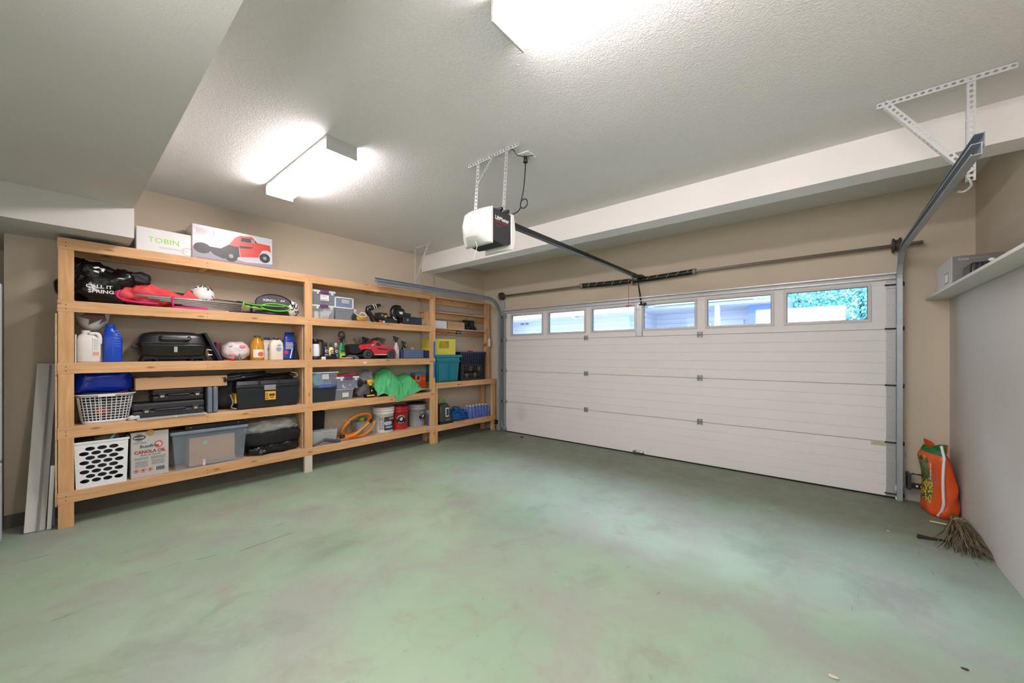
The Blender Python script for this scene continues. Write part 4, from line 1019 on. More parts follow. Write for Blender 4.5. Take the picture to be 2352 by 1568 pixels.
t = it('drawer_box', 'white framed clear drawer box holding a pale blue item', 'storage box', 2.30, Z+.145, -4.65)
m = MB()
for q in ((-.12, .12, 0, .015), (-.12, .12, .125, .14), (-.12, -.105, 0, .14), (.105, .12, 0, .14)): m.box(q[0], q[1], 0, .25, q[2], q[3])
P('frame', m, WHT, t, bevel=.003)
P('drawer_front', MB().box(-.105, .105, .008, .011, .015, .125), mat('drawer_clear', '#8c9ab8', .15, alpha=.7), t)
P('contents', MB().box(-.10, .04, .03, .2, .016, .075), mat('pale_blue', '#9fc4e6', .5), t, bevel=.01)
P('label_sticker', MB().box(-.03, .06, .004, .007, .07, .11), PAPER, t)
P('print', lines(MB(), -.025, .055, .075, .105, 2, y=.002, seed=7), INK, t)
DW = mat('tool_black', '#17181a', .35)
t = it('angle_grinder', 'yellow and black angle grinder with white cord lying by the drawer boxes', 'power tool', 2.50, Z, -4.67)
P('motor_body', MB().cyl((-.10, .08, .045), (.12, .05, .035), .036, .028, 14), YEL, t)
P('gear_head', MB().lathe([(.042, .0), (.045, .02), (.045, .055), (.03, .075)], -.06, .05, 18), mat('grinder_black', '#15181c', .3), t)
P('disc', MB().cyl((-.07, .0, .045), (-.065, -.012, .045), .042, n=22), DKG, t)
P('cord', MB().tube([(-.09, .03, .13), (-.04, .01, .10), (.0, .0, .07), (.06, -.01, .06), (.10, .0, .075), (.095, .02, .11), (.05, .03, .12), (.03, .03, .09)], .006, 7), PAPER, t)
P('plug', MB().box(-.075, -.04, .02, .05, .115, .15).xf(Matrix.Rotation(.1, 4, 'Y')), PAPER, t)
t = it('heat_gun', 'black pistol-shaped power tool pointing up right beside the grinder', 'power tool', 2.70, Z, -4.70)
P('grip', MB().tube([(.06, .05, .02), (.02, .05, .09), (-.03, .05, .15), (-.02, .05, .195)], [.04, .03, .032, .035], 12), DW, t)
P('barrel', MB().cyl((-.035, .05, .18), (.10, .05, .235), .038, .03, 14).cyl((.10, .05, .235), (.15, .05, .255), .022, .018, 12), DW, t)
P('ring', MB().cyl((.04, .05, .212), (.05, .05, .216), .037, n=14).cyl((.07, .05, .224), (.08, .05, .228), .035, n=14), PAPER, t)
t = it('battery_charger', 'small black charger with orange light beside the heat gun', 'charger', 2.87, Z+.055, -4.70)
P('body', MB().box(-.065, .065, 0, .12, 0, .09), DW, t, bevel=.01); P('light', MB().box(.02, .05, -.003, .001, .03, .055), YEL, t)
P('slot', MB().box(-.03, 0, -.003, .001, .04, .07), STEEL, t); P('foot', MB().box(-.05, .05, .02, .1, -.054, 0), DW, t)
t = it('parts_bag', 'small heap of red and white fittings at the shelf edge by the charger', 'parts', 2.80, Z, -4.625)
P('fitting', MB().blob((0, .02, .02), (.05, .03, .04), 1, .01, 40, 2, floor=0, sub=3), mat('fitting_red', '#b5574a', .5, 0, .5, 60), t); P('fitting', MB().blob((.045, .02, .015), (.035, .03, .03), 1, sub=2), PAPER, t)
t = it('cordless_saw', 'bulky black cordless saw with round guard and battery', 'power tool', 3.08, Z, -4.67)
P('base_plate', MB().box(-.20, .02, .03, .15, 0, .075).cyl((-.19, .09, .07), (.0, .09, .05), .042, n=14), DW, t, bevel=.01)
P('guard', MB().tube([(.0, .08, .08), (-.03, .08, .16), (.0, .08, .235), (.09, .08, .245)], [.045, .045, .04, .03], 12), DW, t)
P('blade_housing', MB().cyl((.06, .02, .165), (.07, .13, .165), .068, n=24), DW, t)
P('logo', MB().prism([(.03, .18), (.095, .18), (.085, .14), (.062, .15), (.045, .14)], 'y', .014, .018), PAPER, t)
P('edge_light', MB().tube([(-.045, .045, .10), (-.03, .03, .07), (-.0, .03, .06)], .006, 6), PAPER, t)
P('stripe', MB().tube([(-.072, .08, .11), (-.076, .08, .15), (-.065, .08, .18)], .008, 6), mat('stripe_red', '#a83226', .4), t)
P('handle', MB().tube([(.05, .08, .12), (.12, .08, .14), (.20, .08, .15)], .03, 10), DW, t)
P('battery', MB().box(.09, .235, .02, .14, .11, .17), DW, t, bevel=.01)
t = it('tool_case', 'flat black tool case under the battery at the right end', 'tool case', 3.335, Z, -4.66)
P('shell', MB().box(-.17, .155, 0, .2, 0, .115), mat('case_near_black', '#1b1e22', .35), t, bevel=.012, seg=3)
P('latch', MB().box(-.115, -.085, -.006, 0, .05, .085), STEEL, t); P('ridge', MB().box(-.05, -.035, -.003, 0, 0.01, .11), DKG, t)
t = it('red_clip', 'tiny red clip on the shelf edge under the cordless saw', 'clip', 3.10, Z, -4.615)
P('clip', MB().box(-.02, .02, 0, .012, 0, .014), RED, t, bevel=.003)

# --- bay 2, third shelf
Z = LV[2]
t = it('vacuum_flask', 'white cylindrical flask with black top and handle at the middle post', 'flask', 1.975, Z, -4.66)
bottle(t, [(.048, .035), (.05, .045), (.048, .15), (.04, .185), (.038, .188)], mat('flask_white', '#e6e7ec', .3), cy=.055)
P('foot_ring', MB().lathe([(.05, 0), (.05, .04), (.045, .04)], 0, .055, 20), DKG, t)
P('top', MB().lathe([(.04, .186), (.038, .24), (.03, .246)], 0, .055, 20), BLK, t)
P('handle', MB().tube([(.03, .055, .225), (.075, .055, .225), (.088, .055, .20), (.084, .055, .06), (.06, .055, .04)], .014, 8), BLK, t)
P('wire_bail', MB().tube([(-.03, .055, .245), (-.01, .055, .27), (.03, .055, .268), (.04, .055, .25)], .002, 5), STEEL, t)
def label_wrap(t, r, cy, x0, x1, z0, z1, mt, name='label_sticker'):
    m = MB(); n = 6
    for i in range(n): m.box(x0+(x1-x0)*i/n, x0+(x1-x0)*(i+1)/n, -.001, 0, z0, z1)
    return P(name, m.wrap(r+.0008, cy), mt, t)
BT = [(2.10, -4.69, .030, .185, '#2c3440', '#222831', 'dark blue', 'dark polish bottle with round white logo right of the flask'), (2.165, -4.69, .032, .178, '#e6d7a4', '#3a3f48', 'cream', 'cream labelled polish bottle behind the small black battery'), (2.228, -4.70, .029, .18, '#43403c', '#cfcfcf', 'grey', 'grey capped polish can right of the cream bottle')]
for i, (y, x, r, h, c1, c2, nm, lab) in enumerate(BT):
    t = it('polish_bottle', lab, 'bottle', y, Z, x, group='car care bottles on the third shelf')
    bottle(t, [(r, 0), (r, h*.72), (r*.45, h*.85), (r*.45, h*.88)], mat('polish_'+nm.replace(' ', '_'), c1, .35), cap=[(r*.55, h*.86), (r*.5, h*1.1), (r*.3, h*1.14)], capm=mat('cap_'+nm.replace(' ', '_'), c2, .4), cy=r)
    P('logo', MB().disc((0, -.0018, h*.55), r*.6, r0=r*.36).wrap(r, r), PAPER if i != 1 else INK, t)
    P('print', lines(MB(), -r*.7, r*.7, h*.12, h*.36, 3, y=-.0015, seed=i).wrap(r, r), PAPER if i != 1 else INKG, t)
t = it('battery_pack', 'chunky black battery lying in front of the polish bottles', 'battery', 2.13, Z, -4.62)
P('body', MB().box(-.075, .065, 0, .04, 0, .045).box(.0, .06, .0, .04, .045, .072), DW, t, bevel=.01)
t = it('sponge_block', 'white foam block lying between flask and battery', 'sponge', 2.045, Z, -4.625)
P('sponge', MB().box(-.03, .02, 0, .02, 0, .035), PAPER, t, bevel=.005)
def trigger(t, z, cy, mt, s=1, flip=1):
    m = MB().lathe([(.014*s, z), (.014*s, z+.02*s)], 0, cy, 14)
    m.prism([(flip*a*s, z+b_*s) for a, b_ in ((-.016, .02), (.014, .02), (.02, .045), (.05, .052), (.02, .062), (-.035, .078), (-.045, .07), (-.03, .05), (-.018, .045))], 'y', cy-.011*s, cy+.011*s)
    m.tube([(-flip*.028*s, cy, z+.058*s), (-flip*.04*s, cy, z+.035*s), (-flip*.034*s, cy, z+.012*s)], .005*s, 6)
    return P('trigger_head', m, mt, t, bevel=.002)
t = it('spray_bottle', 'green car-care spray bottle with lime label left of the toy truck', 'spray bottle', 2.29, Z, -4.67)
bottle(t, [(.045, 0), (.048, .02), (.046, .11), (.038, .15), (.016, .205), (.014, .21)], mat('spray_green', '#1f7a4a', .2, 0, .2), sx=1, sy=.7)
P('label_sticker', MB().box(-.04, .04, -.001, 0, .015, .10).wrap(.046, .034), mat('label_lime', '#7fd03a', .4), t)
P('label_sticker', MB().box(-.03, .032, -.0022, -.001, .075, .11).box(-.02, .03, -.0022, -.001, .02, .045).wrap(.046, .034), BLK, t)
P('print', lines(MB(), -.02, .025, .05, .095, 3, y=-.0035, seed=2).wrap(.046, .034), mat('ink_gold', '#d8c46a', .4), t)
trigger(t, .205, .034, BLK, 1.0, -1)
t = it('polishing_pad', 'round dark brown pad perched on the green spray bottle head', 'polishing pad', 2.295, Z+.274, -4.685)
P('pad', MB().lathe([(.0, .0), (.035, .003), (.044, .022), (.042, .05), (.03, .072), (.0, .083)], 0, .03, 22), mat('pad_brown', '#4a3a3a', .5), t)
# toy truck
t = it('toy_truck', 'bright red toy pickup truck with number 22 on the shelf', 'toy truck', 2.70, Z, -4.625)
Lk = .66; ox = -.33; W_ = .22
body = truck_body(Lk)
P('body_shell', MB().prism([(ox+a, b_) for a, b_ in body], 'y', .012, W_-.012), RED, t, bevel=.010, seg=2)
P('rear_bed', MB().prism([(ox+a*Lk, b_*Lk) for a, b_ in ((.0, .14), (.0, .25), (.06, .29), (.24, .30), (.28, .20), (.24, .13), (.1, .10))], 'y', .015, W_-.015), mat('truck_black', '#17151a', .35), t, bevel=.008)
P('chassis', MB().box(ox+.10, ox+.62, .03, W_-.03, .035, .06), BLKM, t)
WD = mat('window_black', '#1b1b20', .15)
P('window', MB().prism([(ox+a*Lk, b_*Lk) for a, b_ in ((.53, .29), (.55, .335), (.605, .33), (.66, .275), (.57, .265))], 'y', .009, .0125).prism([(ox+a*Lk, b_*Lk) for a, b_ in ((.38, .30), (.44, .325), (.49, .355), (.46, .30))], 'y', .009, .0125), WD, t)
P('stripe', MB().prism([(ox+a*Lk, b_*Lk) for a, b_ in ((.56, .20), (.80, .18), (.80, .20), (.60, .225))], 'y', .0095, .0122).prism([(ox+a*Lk, b_*Lk) for a, b_ in ((.5, .085), (.66, .08), (.78, .085), (.78, .095), (.5, .095))], 'y', .0095, .0122, 1), [WD, PAPER], t)
P('roof_scoop', MB().prism([(ox+a*Lk, b_*Lk) for a, b_ in ((.30, .30), (.42, .36), (.50, .385), (.44, .31))], 'y', .05, .16), WD, t)
text('22', t, PAPER, ox+.50*Lk*.92, .008, .268*Lk+.012, .024, .034, bold=.02)
text('TITAN', t, PAPER, ox+.37*Lk, .0095, .215*Lk, .008, .07, sp=1.2)
TY = mat('tyre_grey', '#3e3f42', .8, bump=.5, bs=200)
for wx in (.36, .88):
    for wy in (-.002, W_-.046):
        c_ = (ox+wx*Lk, wy, .062)
        m = MB().ring([[(c_[0]+r*math.cos(2*PI*j/28), c_[1]+yy, c_[2]+r*math.sin(2*PI*j/28)) for j in range(28)] for r, yy in ((.034, .004), (.05, 0), (.060, .006), (.062, .024), (.060, .042), (.05, .048), (.034, .044))])
        w = P('wheel', m, TY, t)
        P('hub', MB().cyl((c_[0], c_[1]-.001, c_[2]), (c_[0], c_[1]+.02, c_[2]), .030, n=20).cyl((c_[0], c_[1]-.006, c_[2]), (c_[0], c_[1]+.0, c_[2]), .006, n=8, m=1), [BLK, CHROME], w)
t = it('magazine_stack', 'red and white glossy flyers lying flat left of the toy truck', 'flyers', 2.29, Z, -4.605)
P('sheet', MB().box(-.09, .06, -.0, .02, 0, .014), RED, t); P('sheet', MB().box(-.04, .09, .0, .02, .015, .022), PAPER, t)
t = it('knife_case', 'black and white patterned slim case in front of the toy truck tail', 'case', 2.37, Z+.002, -4.614)
P('case', MB().prism([(-.07, .024), (-.02, .05), (.06, .048), (.10, .02), (.10, .0), (.05, .0), (.05, .022), (-.02, .024)], 'y', -.001, .008), mat('print_camo', '#5b5b60', .4, 0, .9, 60), t)
for i, (y, x, c, lab) in enumerate(((2.60, -4.87, '#8f8b85', 'grey spray bottle at the back, first behind the toy truck'), (2.72, -4.85, '#1c1a1c', 'black headed spray bottle at the back above the truck cab'), (2.86, -4.87, '#262523', 'dark spray bottle at the back above the truck hood'), (2.98, -4.86, '#6e6a62', 'brownish spray bottle at the back, last before the clear one'))):
    t = it('spray_bottle', lab, 'spray bottle', y, Z, x, group='spray bottles behind the toy truck')
    bottle(t, [(.036, 0), (.038, .14), (.014, .20), (.014, .21)], mat('spray_dim%d' % i, '#9a958c' if i != 1 else '#7c3238', .3))
    trigger(t, .205, .038, mat('trig_dim%d' % i, c, .4), 1.25, 1 if i % 2 else -1)
t = it('spray_bottle', 'clear spray bottle of pale pink fluid right of the toy truck', 'spray bottle', 3.09, Z, -4.68)
bottle(t, [(.042, 0), (.044, .012), (.044, .12), (.035, .16), (.014, .225), (.013, .235)], mat('spray_pink', '#bdb0b6', .2))
P('print', lines(MB(), -.025, .015, .07, .13, 4, y=-.0015, seed=3).wrap(.044, .044), PAPER, t)
trigger(t, .23, .044, BLK, 1.15, 1)
t = it('spray_can', 'black spray can with white logo behind the blue basket', 'can', 3.25, Z, -4.74)
bottle(t, [(.033, 0), (.034, .16), (.02, .185)], mat('can_black', '#191a1c', .3)); trigger(t, .18, .034, BLK, 1.0)
P('logo', MB().disc((0, -.0015, .13), .016, r0=.008).wrap(.034, .034), PAPER, t)
t = it('glass_jar', 'small clear jar behind the blue basket', 'jar', 3.42, Z, -4.76)
bottle(t, [(.04, 0), (.042, .13), (.03, .16), (.03, .175)], mat('jar_clear', '#a9a79f', .1, alpha=.6))
for nm, y, w, lab in (('a', 3.355, .37, 'slate blue open plastic basket at the right end of the shelf'), ):
    t = it('plastic_basket', lab, 'basket', y, Z, -4.68)
    BB = mat('basket_slate', '#4c6185', .4)
    m = MB().box(-w/2, w/2, 0, .005, 0, .125).box(-w/2, w/2, .155, .16, 0, .125).box(-w/2, -w/2+.005, 0, .16, 0, .125).box(w/2-.005, w/2, 0, .16, 0, .125).box(-w/2, w/2, 0, .16, 0, .005)
    P('tub', m, BB, t)
    m = MB()
    for z in (.02, .055, .09): m.box(-w/2+.02, w/2-.02, -.004, 0, z, z+.01)
    for k in range(7): m.box(-w/2+.02+k*(w-.046)/6, -w/2+.026+k*(w-.046)/6, -.004, 0, .01, .12)
    P('ribs', m, mat('basket_slate_light', '#6d84ab', .4), t)
t = it('plastic_basket', 'dark slate plastic bin squeezed between blue basket and end post', 'basket', 3.605, Z, -4.70)
P('tub', MB().taper(.10, .14, .11, .15, 0, .12), mat('slate_dark', '#3a4458', .4), t, bevel=.004)

# --- bay 2, second shelf
Z = LV[1]
t = it('storage_box', 'smoky clear box with blue latch under the turquoise disc box', 'storage box', 2.05, Z, -4.645)
tote(t, .265, .29, .25, .17, mat('smoke_dark', '#34373c', .25, alpha=.85), None)
P('lid', MB().box(-.15, .15, -.006, .256, .168, .186), mat('lid_navy', '#2c3f74', .35), t, bevel=.004)
P('latch', MB().box(-.07, .08, -.018, 0, .172, .198), mat('latch_blue', '#4868b4', .35), t, bevel=.004)
t = it('storage_box', 'clear box holding a turquoise disc on top of the smoky box', 'storage box', 2.055, Z+.187, -4.645)
tote(t, .27, .31, .25, .17, mat('clear_grey', '#a4acb6', .2, alpha=.28), None)
P('rim', MB().box(-.165, .165, -.008, .0, .16, .172).box(-.165, -.155, 0, .25, .16, .172).box(.155, .165, 0, .25, .16, .172), WHT, t, bevel=.003)
P('label_sticker', MB().box(-.03, .045, -.004, -.002, .085, .145), mat('label_cream', '#dedcc6', .6), t)
P('print', lines(MB(), -.025, .04, .09, .14, 3, y=-.0045, seed=2), INKG, t)
t = it('turquoise_disc', 'turquoise plastic disc inside the clear box', 'disc', 2.01, Z+.195, -4.665)
P('disc', MB().cyl((-.02, .0, .078), (-.02, .02, .078), .072, n=32), mat('turquoise', '#5fb8cf', .4), t); P('hole', MB().cyl((-.02, -.001, .075), (-.02, .001, .075), .008, n=12), INK, t)
P('sheet', MB().prism([(.03, .01), (.15, .01), (.12, .10), (.07, .13)], 'y', .02, .03), mat('sheet_blue', '#7aa3e0', .4), t)
t = it('storage_box', 'low clear box with white label under the red lidded box', 'storage box', 2.305, Z, -4.665)
tote(t, .215, .24, .25, .135, CLRD, None)
P('rim', MB().box(-.125, .125, -.006, .256, .122, .135), mat('rim_grey', '#a5a9ae', .3), t, bevel=.003)
P('label_sticker', MB().box(-.025, .055, -.004, -.002, .035, .09), mat('label_mint', '#c9d8cd', .6), t)
t = it('storage_box', 'clear box with purple latch under red magazines', 'storage box', 2.345, Z+.137, -4.65)
latchbox(t, .30, .24, .155, PURP, mat('clear_lilac', '#aab0c4', .2, alpha=.35))
P('contents', MB().tube([(-.05, .02, .06), (-.06, .015, .04), (-.045, .015, .02), (-.02, .02, .02)], .008, 6).blob((.04, .03, .045), (.045, .02, .03), 1, sub=2), PAPER, t)
t = it('red_folder', 'bright red folder lying on the purple latched box lid', 'folder', 2.33, Z+.295, -4.65)
P('folder', MB().prism([(-.15, .0), (.13, .018), (.135, .034), (.12, .036), (-.05, .018), (-.15, .008)], 'y', .0, .2), RED, t)
t = it('plastic_bag', 'tall grey plastic bag standing behind the buffing drill', 'bag', 2.66, Z, -4.73)
P('bag_body', MB().blob((0, .10, .17), (.26, .19, .38), .65, .03, 10, 41, floor=.001, fold=1.2), mat('bag_grey', '#8c8d90', .35, 0, .15, 9, .6, 18), t)
t = it('cordless_drill', 'yellow and black cordless drill with round black buffing pad', 'drill', 2.615, Z, -4.63)
P('buffing_pad', MB().blob((-.105, .04, .20), (.075, .10, .105), .9, sub=3), BLKM, t)
P('chuck', MB().cyl((-.075, .04, .20), (-.01, .04, .205), .02, .026, 14), DKG, t)
P('body', MB().cyl((-.01, .04, .205), (.08, .04, .213), .030, .027, 14), YEL, t)
P('handle', MB().tube([(.04, .04, .19), (.055, .04, .12), (.065, .04, .05)], [.02, .019, .022], 10), BLK, t)
P('trim', MB().box(.01, .05, .008, .014, .16, .19).box(.045, .06, .012, .02, .08, .10), YEL, t)
P('battery', MB().box(-.035, .10, .0, .08, .0, .045), BLK, t, bevel=.008); P('battery_trim', MB().box(-.025, .09, -.002, .08, .018, .040), YEL, t, bevel=.006)
# green towel
t = it('towel', 'crumpled green microfibre towel hanging over the shelf edge', 'towel', 3.19, Z, -4.60)
def towel():
    m = MB(); nu, nv = 64, 40
    g = []
    for i in range(nu+1):
        u = i/nu; row = []
        # top line of the heap across the shelf and front hem line
        x = -.47+.89*u
        top = .36*math.exp(-((u-.28)/.28)**2)+.22*math.exp(-((u-.68)/.14)**2)+.02
        hem = .02-.115*math.exp(-((u-.33)/.13)**2)+.03*math.sin(u*9)+(.0 if u < .8 else 0)
        for j in range(nv+1):
            v = j/nv
            f = 1-v
            z = hem+(top-hem)*(math.sin(f*PI/2)**.9)
            y = -.012+.26*(f**1.3)
            n_ = noise.noise(Vector((u*7, v*2.2, 3)))*.05+abs(noise.noise(Vector((u*15+v*3, v*3.0, 1))))*.045
            y += -n_*(.4+.6*math.sin(PI*v))+.01; z += n_*.35
            if z > 0.0 or y < -.004: pass
            if y > -.004: z = max(z, .004)
            row.append(m.bm.verts.new((x+.03*noise.noise(Vector((v*4, u*3, 8))), y if z > 0 else min(y, -.008), z)))
        g.append(row)
    for i in range(nu):
        for j in range(nv): m._f([g[i][j], g[i+1][j], g[i+1][j+1], g[i][j+1]], 0, True)
    hem_pts = [g[i][nv].co.copy() for i in range(nu+1)]
    return m, hem_pts
TW = mat('towel_green', '#55b878', .9, 0, .15, 9, .4, 200)
m, hp = towel(); P('cloth', m, TW, t, solid=.006)
P('hem', MB().tube(hp, .006, 6), mat('towel_hem', '#a5b893', .9), t)
t = it('detergent_box', 'orange and blue detergent box behind the right end of the towel', 'box', 3.555, Z, -4.78)
P('carton', MB().box(-.10, .10, 0, .12, 0, .29), mat('carton_orange', '#dd4f22', .4), t, bevel=.008)
P('print', MB().disc((-.045, -.0015, .21), .055, r0=.04, sx=.9), mat('ring_yellow', '#e9b23a', .4), t); P('print', MB().prism([(-.08, .19), (-.05, .24), (-.02, .235), (-.03, .19)], 'y', -.003, -.001), INK, t)
P('lid', MB().box(-.102, .102, -.002, .122, .25, .292), mat('lid_sky', '#4b86c2', .4), t)
text('Oxi', t, PAPER, .055, -.002, .20, .022)

# --- bay 2, bottom shelf
Z = LV[0]
t = it('black_bin', 'black plastic bin standing behind the grey tray at the post', 'bin', 2.03, Z, -4.78)
P('tub', MB().taper(.15, .13, .18, .15, 0, .385), BLKM, t, bevel=.004)
t = it('plastic_tray', 'pale grey translucent tray lying in front of the black bin', 'tray', 2.06, Z, -4.66)
tote(t, .27, .31, .11, .165, mat('tray_grey', '#aeb0b1', .3, alpha=.85), None)
text('VIKING', t, INKG, .03, .0, .13, .016, .09)
t = it('vacuum_nozzle', 'grey angled vacuum nozzle lying at the front left of the hose', 'nozzle', 2.05, Z, -4.62)
P('tube', MB().tube([(-.14, .0, .012), (-.03, .0, .052), (.0, 0, .058), (.10, .0, .03), (.18, .0, .015)], [.012, .014, .02, .022, .016], 10), mat('nozzle_grey', '#4b4c50', .4), t)
OHM = mat('hose_orange', '#dc8226', .35)
t = it('coiled_hose', 'thick orange hose coiled and leaning on the bottom shelf', 'hose', 2.50, Z, -4.64)
pts = []
for i in range(96):
    a = 2*PI*i/42+2.3; k = i/96
    pts.append((.02+(.185+.02*math.sin(i*.2))*math.cos(a), .10-.05*math.sin(a)*1.0+.05*k, .165+.125*math.sin(a)+.05*math.cos(a)))
pts = [(-.20, -.005, .055), (-.12, -.008, .075)]+pts if False else pts
P('hose', MB().tube(pts, .019, 10), OHM, t)
P('hose', MB().tube([(-.22, .02, .045), (-.10, -.01, .05), (.02, -.015, .12), (.12, -.01, .185)], .019, 10), OHM, t)
P('hose', MB().tube([(-.12, .03, .022), (.0, .015, .03), (.10, .01, .055), (.18, .02, .11), (.225, .03, .18)], .019, 10), OHM, t)
P('cuff', MB().cyl((-.25, .02, .05), (-.20, .015, .055), .022, n=12).cyl((.12, -.01, .185), (.16, 0, .21), .019, .019, 12), BLK, t)
t = it('plastic_tub', 'clear tub of green and blue cloths behind the orange hose', 'tub', 2.66, Z, -4.74)
tote(t, .25, .30, .18, .19, mat('tub_clear', '#c0c6c6', .2, alpha=.28), None)
P('cloth', MB().blob((.04, .09, .08), (.20, .14, .13), .7, .02, 14, 3, sub=3), mat('cloth_mint', '#8fc7b8', .9), t)
P('cloth', MB().blob((-.07, .08, .08), (.09, .1, .12), .7, .01, 14, 5, sub=3), mat('cloth_skyblue', '#5f87c6', .8), t)
P('can', MB().cyl((-.03, .1, .17), (-.03, .1, .235), .045, n=18), mat('can_limegreen', '#9ab83c', .4), t)
def bucket(t, r0, r1, h, mt, cy):
    m = MB().lathe([(r0, 0), (r0*1.01, .01), (r0+(r1-r0)*.75, h*.76), (r1*1.04, h*.77), (r1*1.04, h*.8), (r1*1.01, h*.81), (r1*1.02, h*.88), (r1*1.05, h*.885), (r1*1.05, h*.905), (r1*1.02, h*.91), (r1*1.02, h*.98), (r1*1.05, h), (r1*.97, h), (r1*.96, h*.9), (r1*.93, h*.8), (.001, h*.79)], 0, cy, 36)
    return P('pail', m, mt, t)
def round_logo(t, x, z, R, r, cy, w1=None):
    n = 32
    m = MB().disc((x, -.0015, z), R, n=40)
    # fine rows so that it bends with the pail
    g = MB()
    for k in range(12):
        a0 = -R+2*R*k/12; a1 = -R+2*R*(k+1)/12
        h0, h1 = math.sqrt(max(R*R-a0*a0, 0)), math.sqrt(max(R*R-a1*a1, 0))
        g._f([g.bm.verts.new((x+a0, -.0012, z-h0-1e-5)), g.bm.verts.new((x+a1, -.0012, z-h1-1e-5)), g.bm.verts.new((x+a1, -.0012, z+h1)), g.bm.verts.new((x+a0, -.0012, z+h0))])
    m.bm.free()
    e = P('emblem', g.wrap(r, cy), BLK, t)
    a = arc_text('CHEMICAL', R*.78, R*.26, -75, 75); a.xf(Matrix.Translation((x, -.0022, z))); P('lettering', a.wrap(r, cy), PAPER, t)
    a = arc_text('GUYS', R*.78, R*.26, 215, 145, True); a.xf(Matrix.Translation((x, -.0022, z))); P('lettering', a.wrap(r, cy), PAPER, t)
    q = MB(); 
    q.disc((x, -.0022, z), R*.26, r0=R*.08, sx=1.0, n=12); q.prism([(x-R*.4, z+R*.05), (x-R*.2, z+R*.25), (x+R*.1, z+R*.42), (x+R*.35, z+R*.2), (x+R*.15, z+R*.1), (x-R*.1, z+R*.3)], 'y', -.0024, -.0018)
    P('mark', q.wrap(r, cy), PAPER, t)
PW = mat('pail_white', '#dddbd6', .35)
t = it('plastic_bucket', 'white screw-top bucket with black label beside the orange hose', 'bucket', 2.935, Z, -4.66)
bucket(t, .125, .14, .335, PW, .14)
P('lid', MB().lathe([(.146, .325), (.146, .345), (.14, .348), (.13, .345), (.0, .342)], 0, .14, 36), PW, t)
for x0, x1, mt_, z0, z1 in ((-.13, -.075, INKG, .05, .20), (-.065, .125, mat('label_blue_black', '#23272f', .35), .035, .215)):
    label_wrap(t, .134, .14, x0, x1, z0, z1, mt_)
P('print', lines(lines(MB(), -.12, -.085, .06, .19, 7, y=-.003, seed=1), .0, .12, .175, .205, 2, y=-.003, seed=2).wrap(.134, .14), PAPER, t)
P('print', MB().blob((0, 0, 0), (.13, .001, .035), 1, sub=2).xf(Matrix.Translation((.01, -.0035, .075))).wrap(.134, .14), mat('print_skyblue', '#7ba3d0', .4), t)
P('print', MB().blob((0, 0, 0), (.12, .001, .06), 1, .01, 30, 3, sub=3).xf(Matrix.Translation((-.01, -.003, .13))).wrap(.134, .14), mat('print_silver', '#b9bdc2', .4), t)
P('handle_wire', MB().tube([(-.145, .12, .24), (-.12, .02, .215), (-.06, -.02, .19), (.0, -.005, .20)], .003, 6), STEEL, t)
t = it('plastic_bucket', 'red bucket with round black emblem between the white and grey buckets', 'bucket', 3.195, Z, -4.68)
bucket(t, .115, .135, .33, mat('pail_red', '#b01f26', .35), .13)
round_logo(t, -.045, .15, .072, .125, .13)
t = it('plastic_bucket', 'grey translucent bucket with black lid ring and round emblem', 'bucket', 3.485, Z, -4.66)
bucket(t, .12, .137, .335, mat('pail_grey', '#9a9ba2', .35, alpha=.92), .13)
P('lid', MB().lathe([(.15, .335), (.15, .352), (.11, .355), (.105, .345), (.0, .34)], 0, .13, 36), BLK, t)
round_logo(t, .02, .155, .068, .129, .13)
t = it('spray_bottle', 'blue spray bottle squeezed between grey bucket and end post', 'spray bottle', 3.615, Z, -4.64)
P('bottle_body', MB().box(-.02, .02, 0, .04, 0, .17), mat('spray_navy', '#2f5f9c', .3), t, bevel=.006); trigger(t, .165, .02, mat('trig_sky', '#78a7dc', .4), .9)

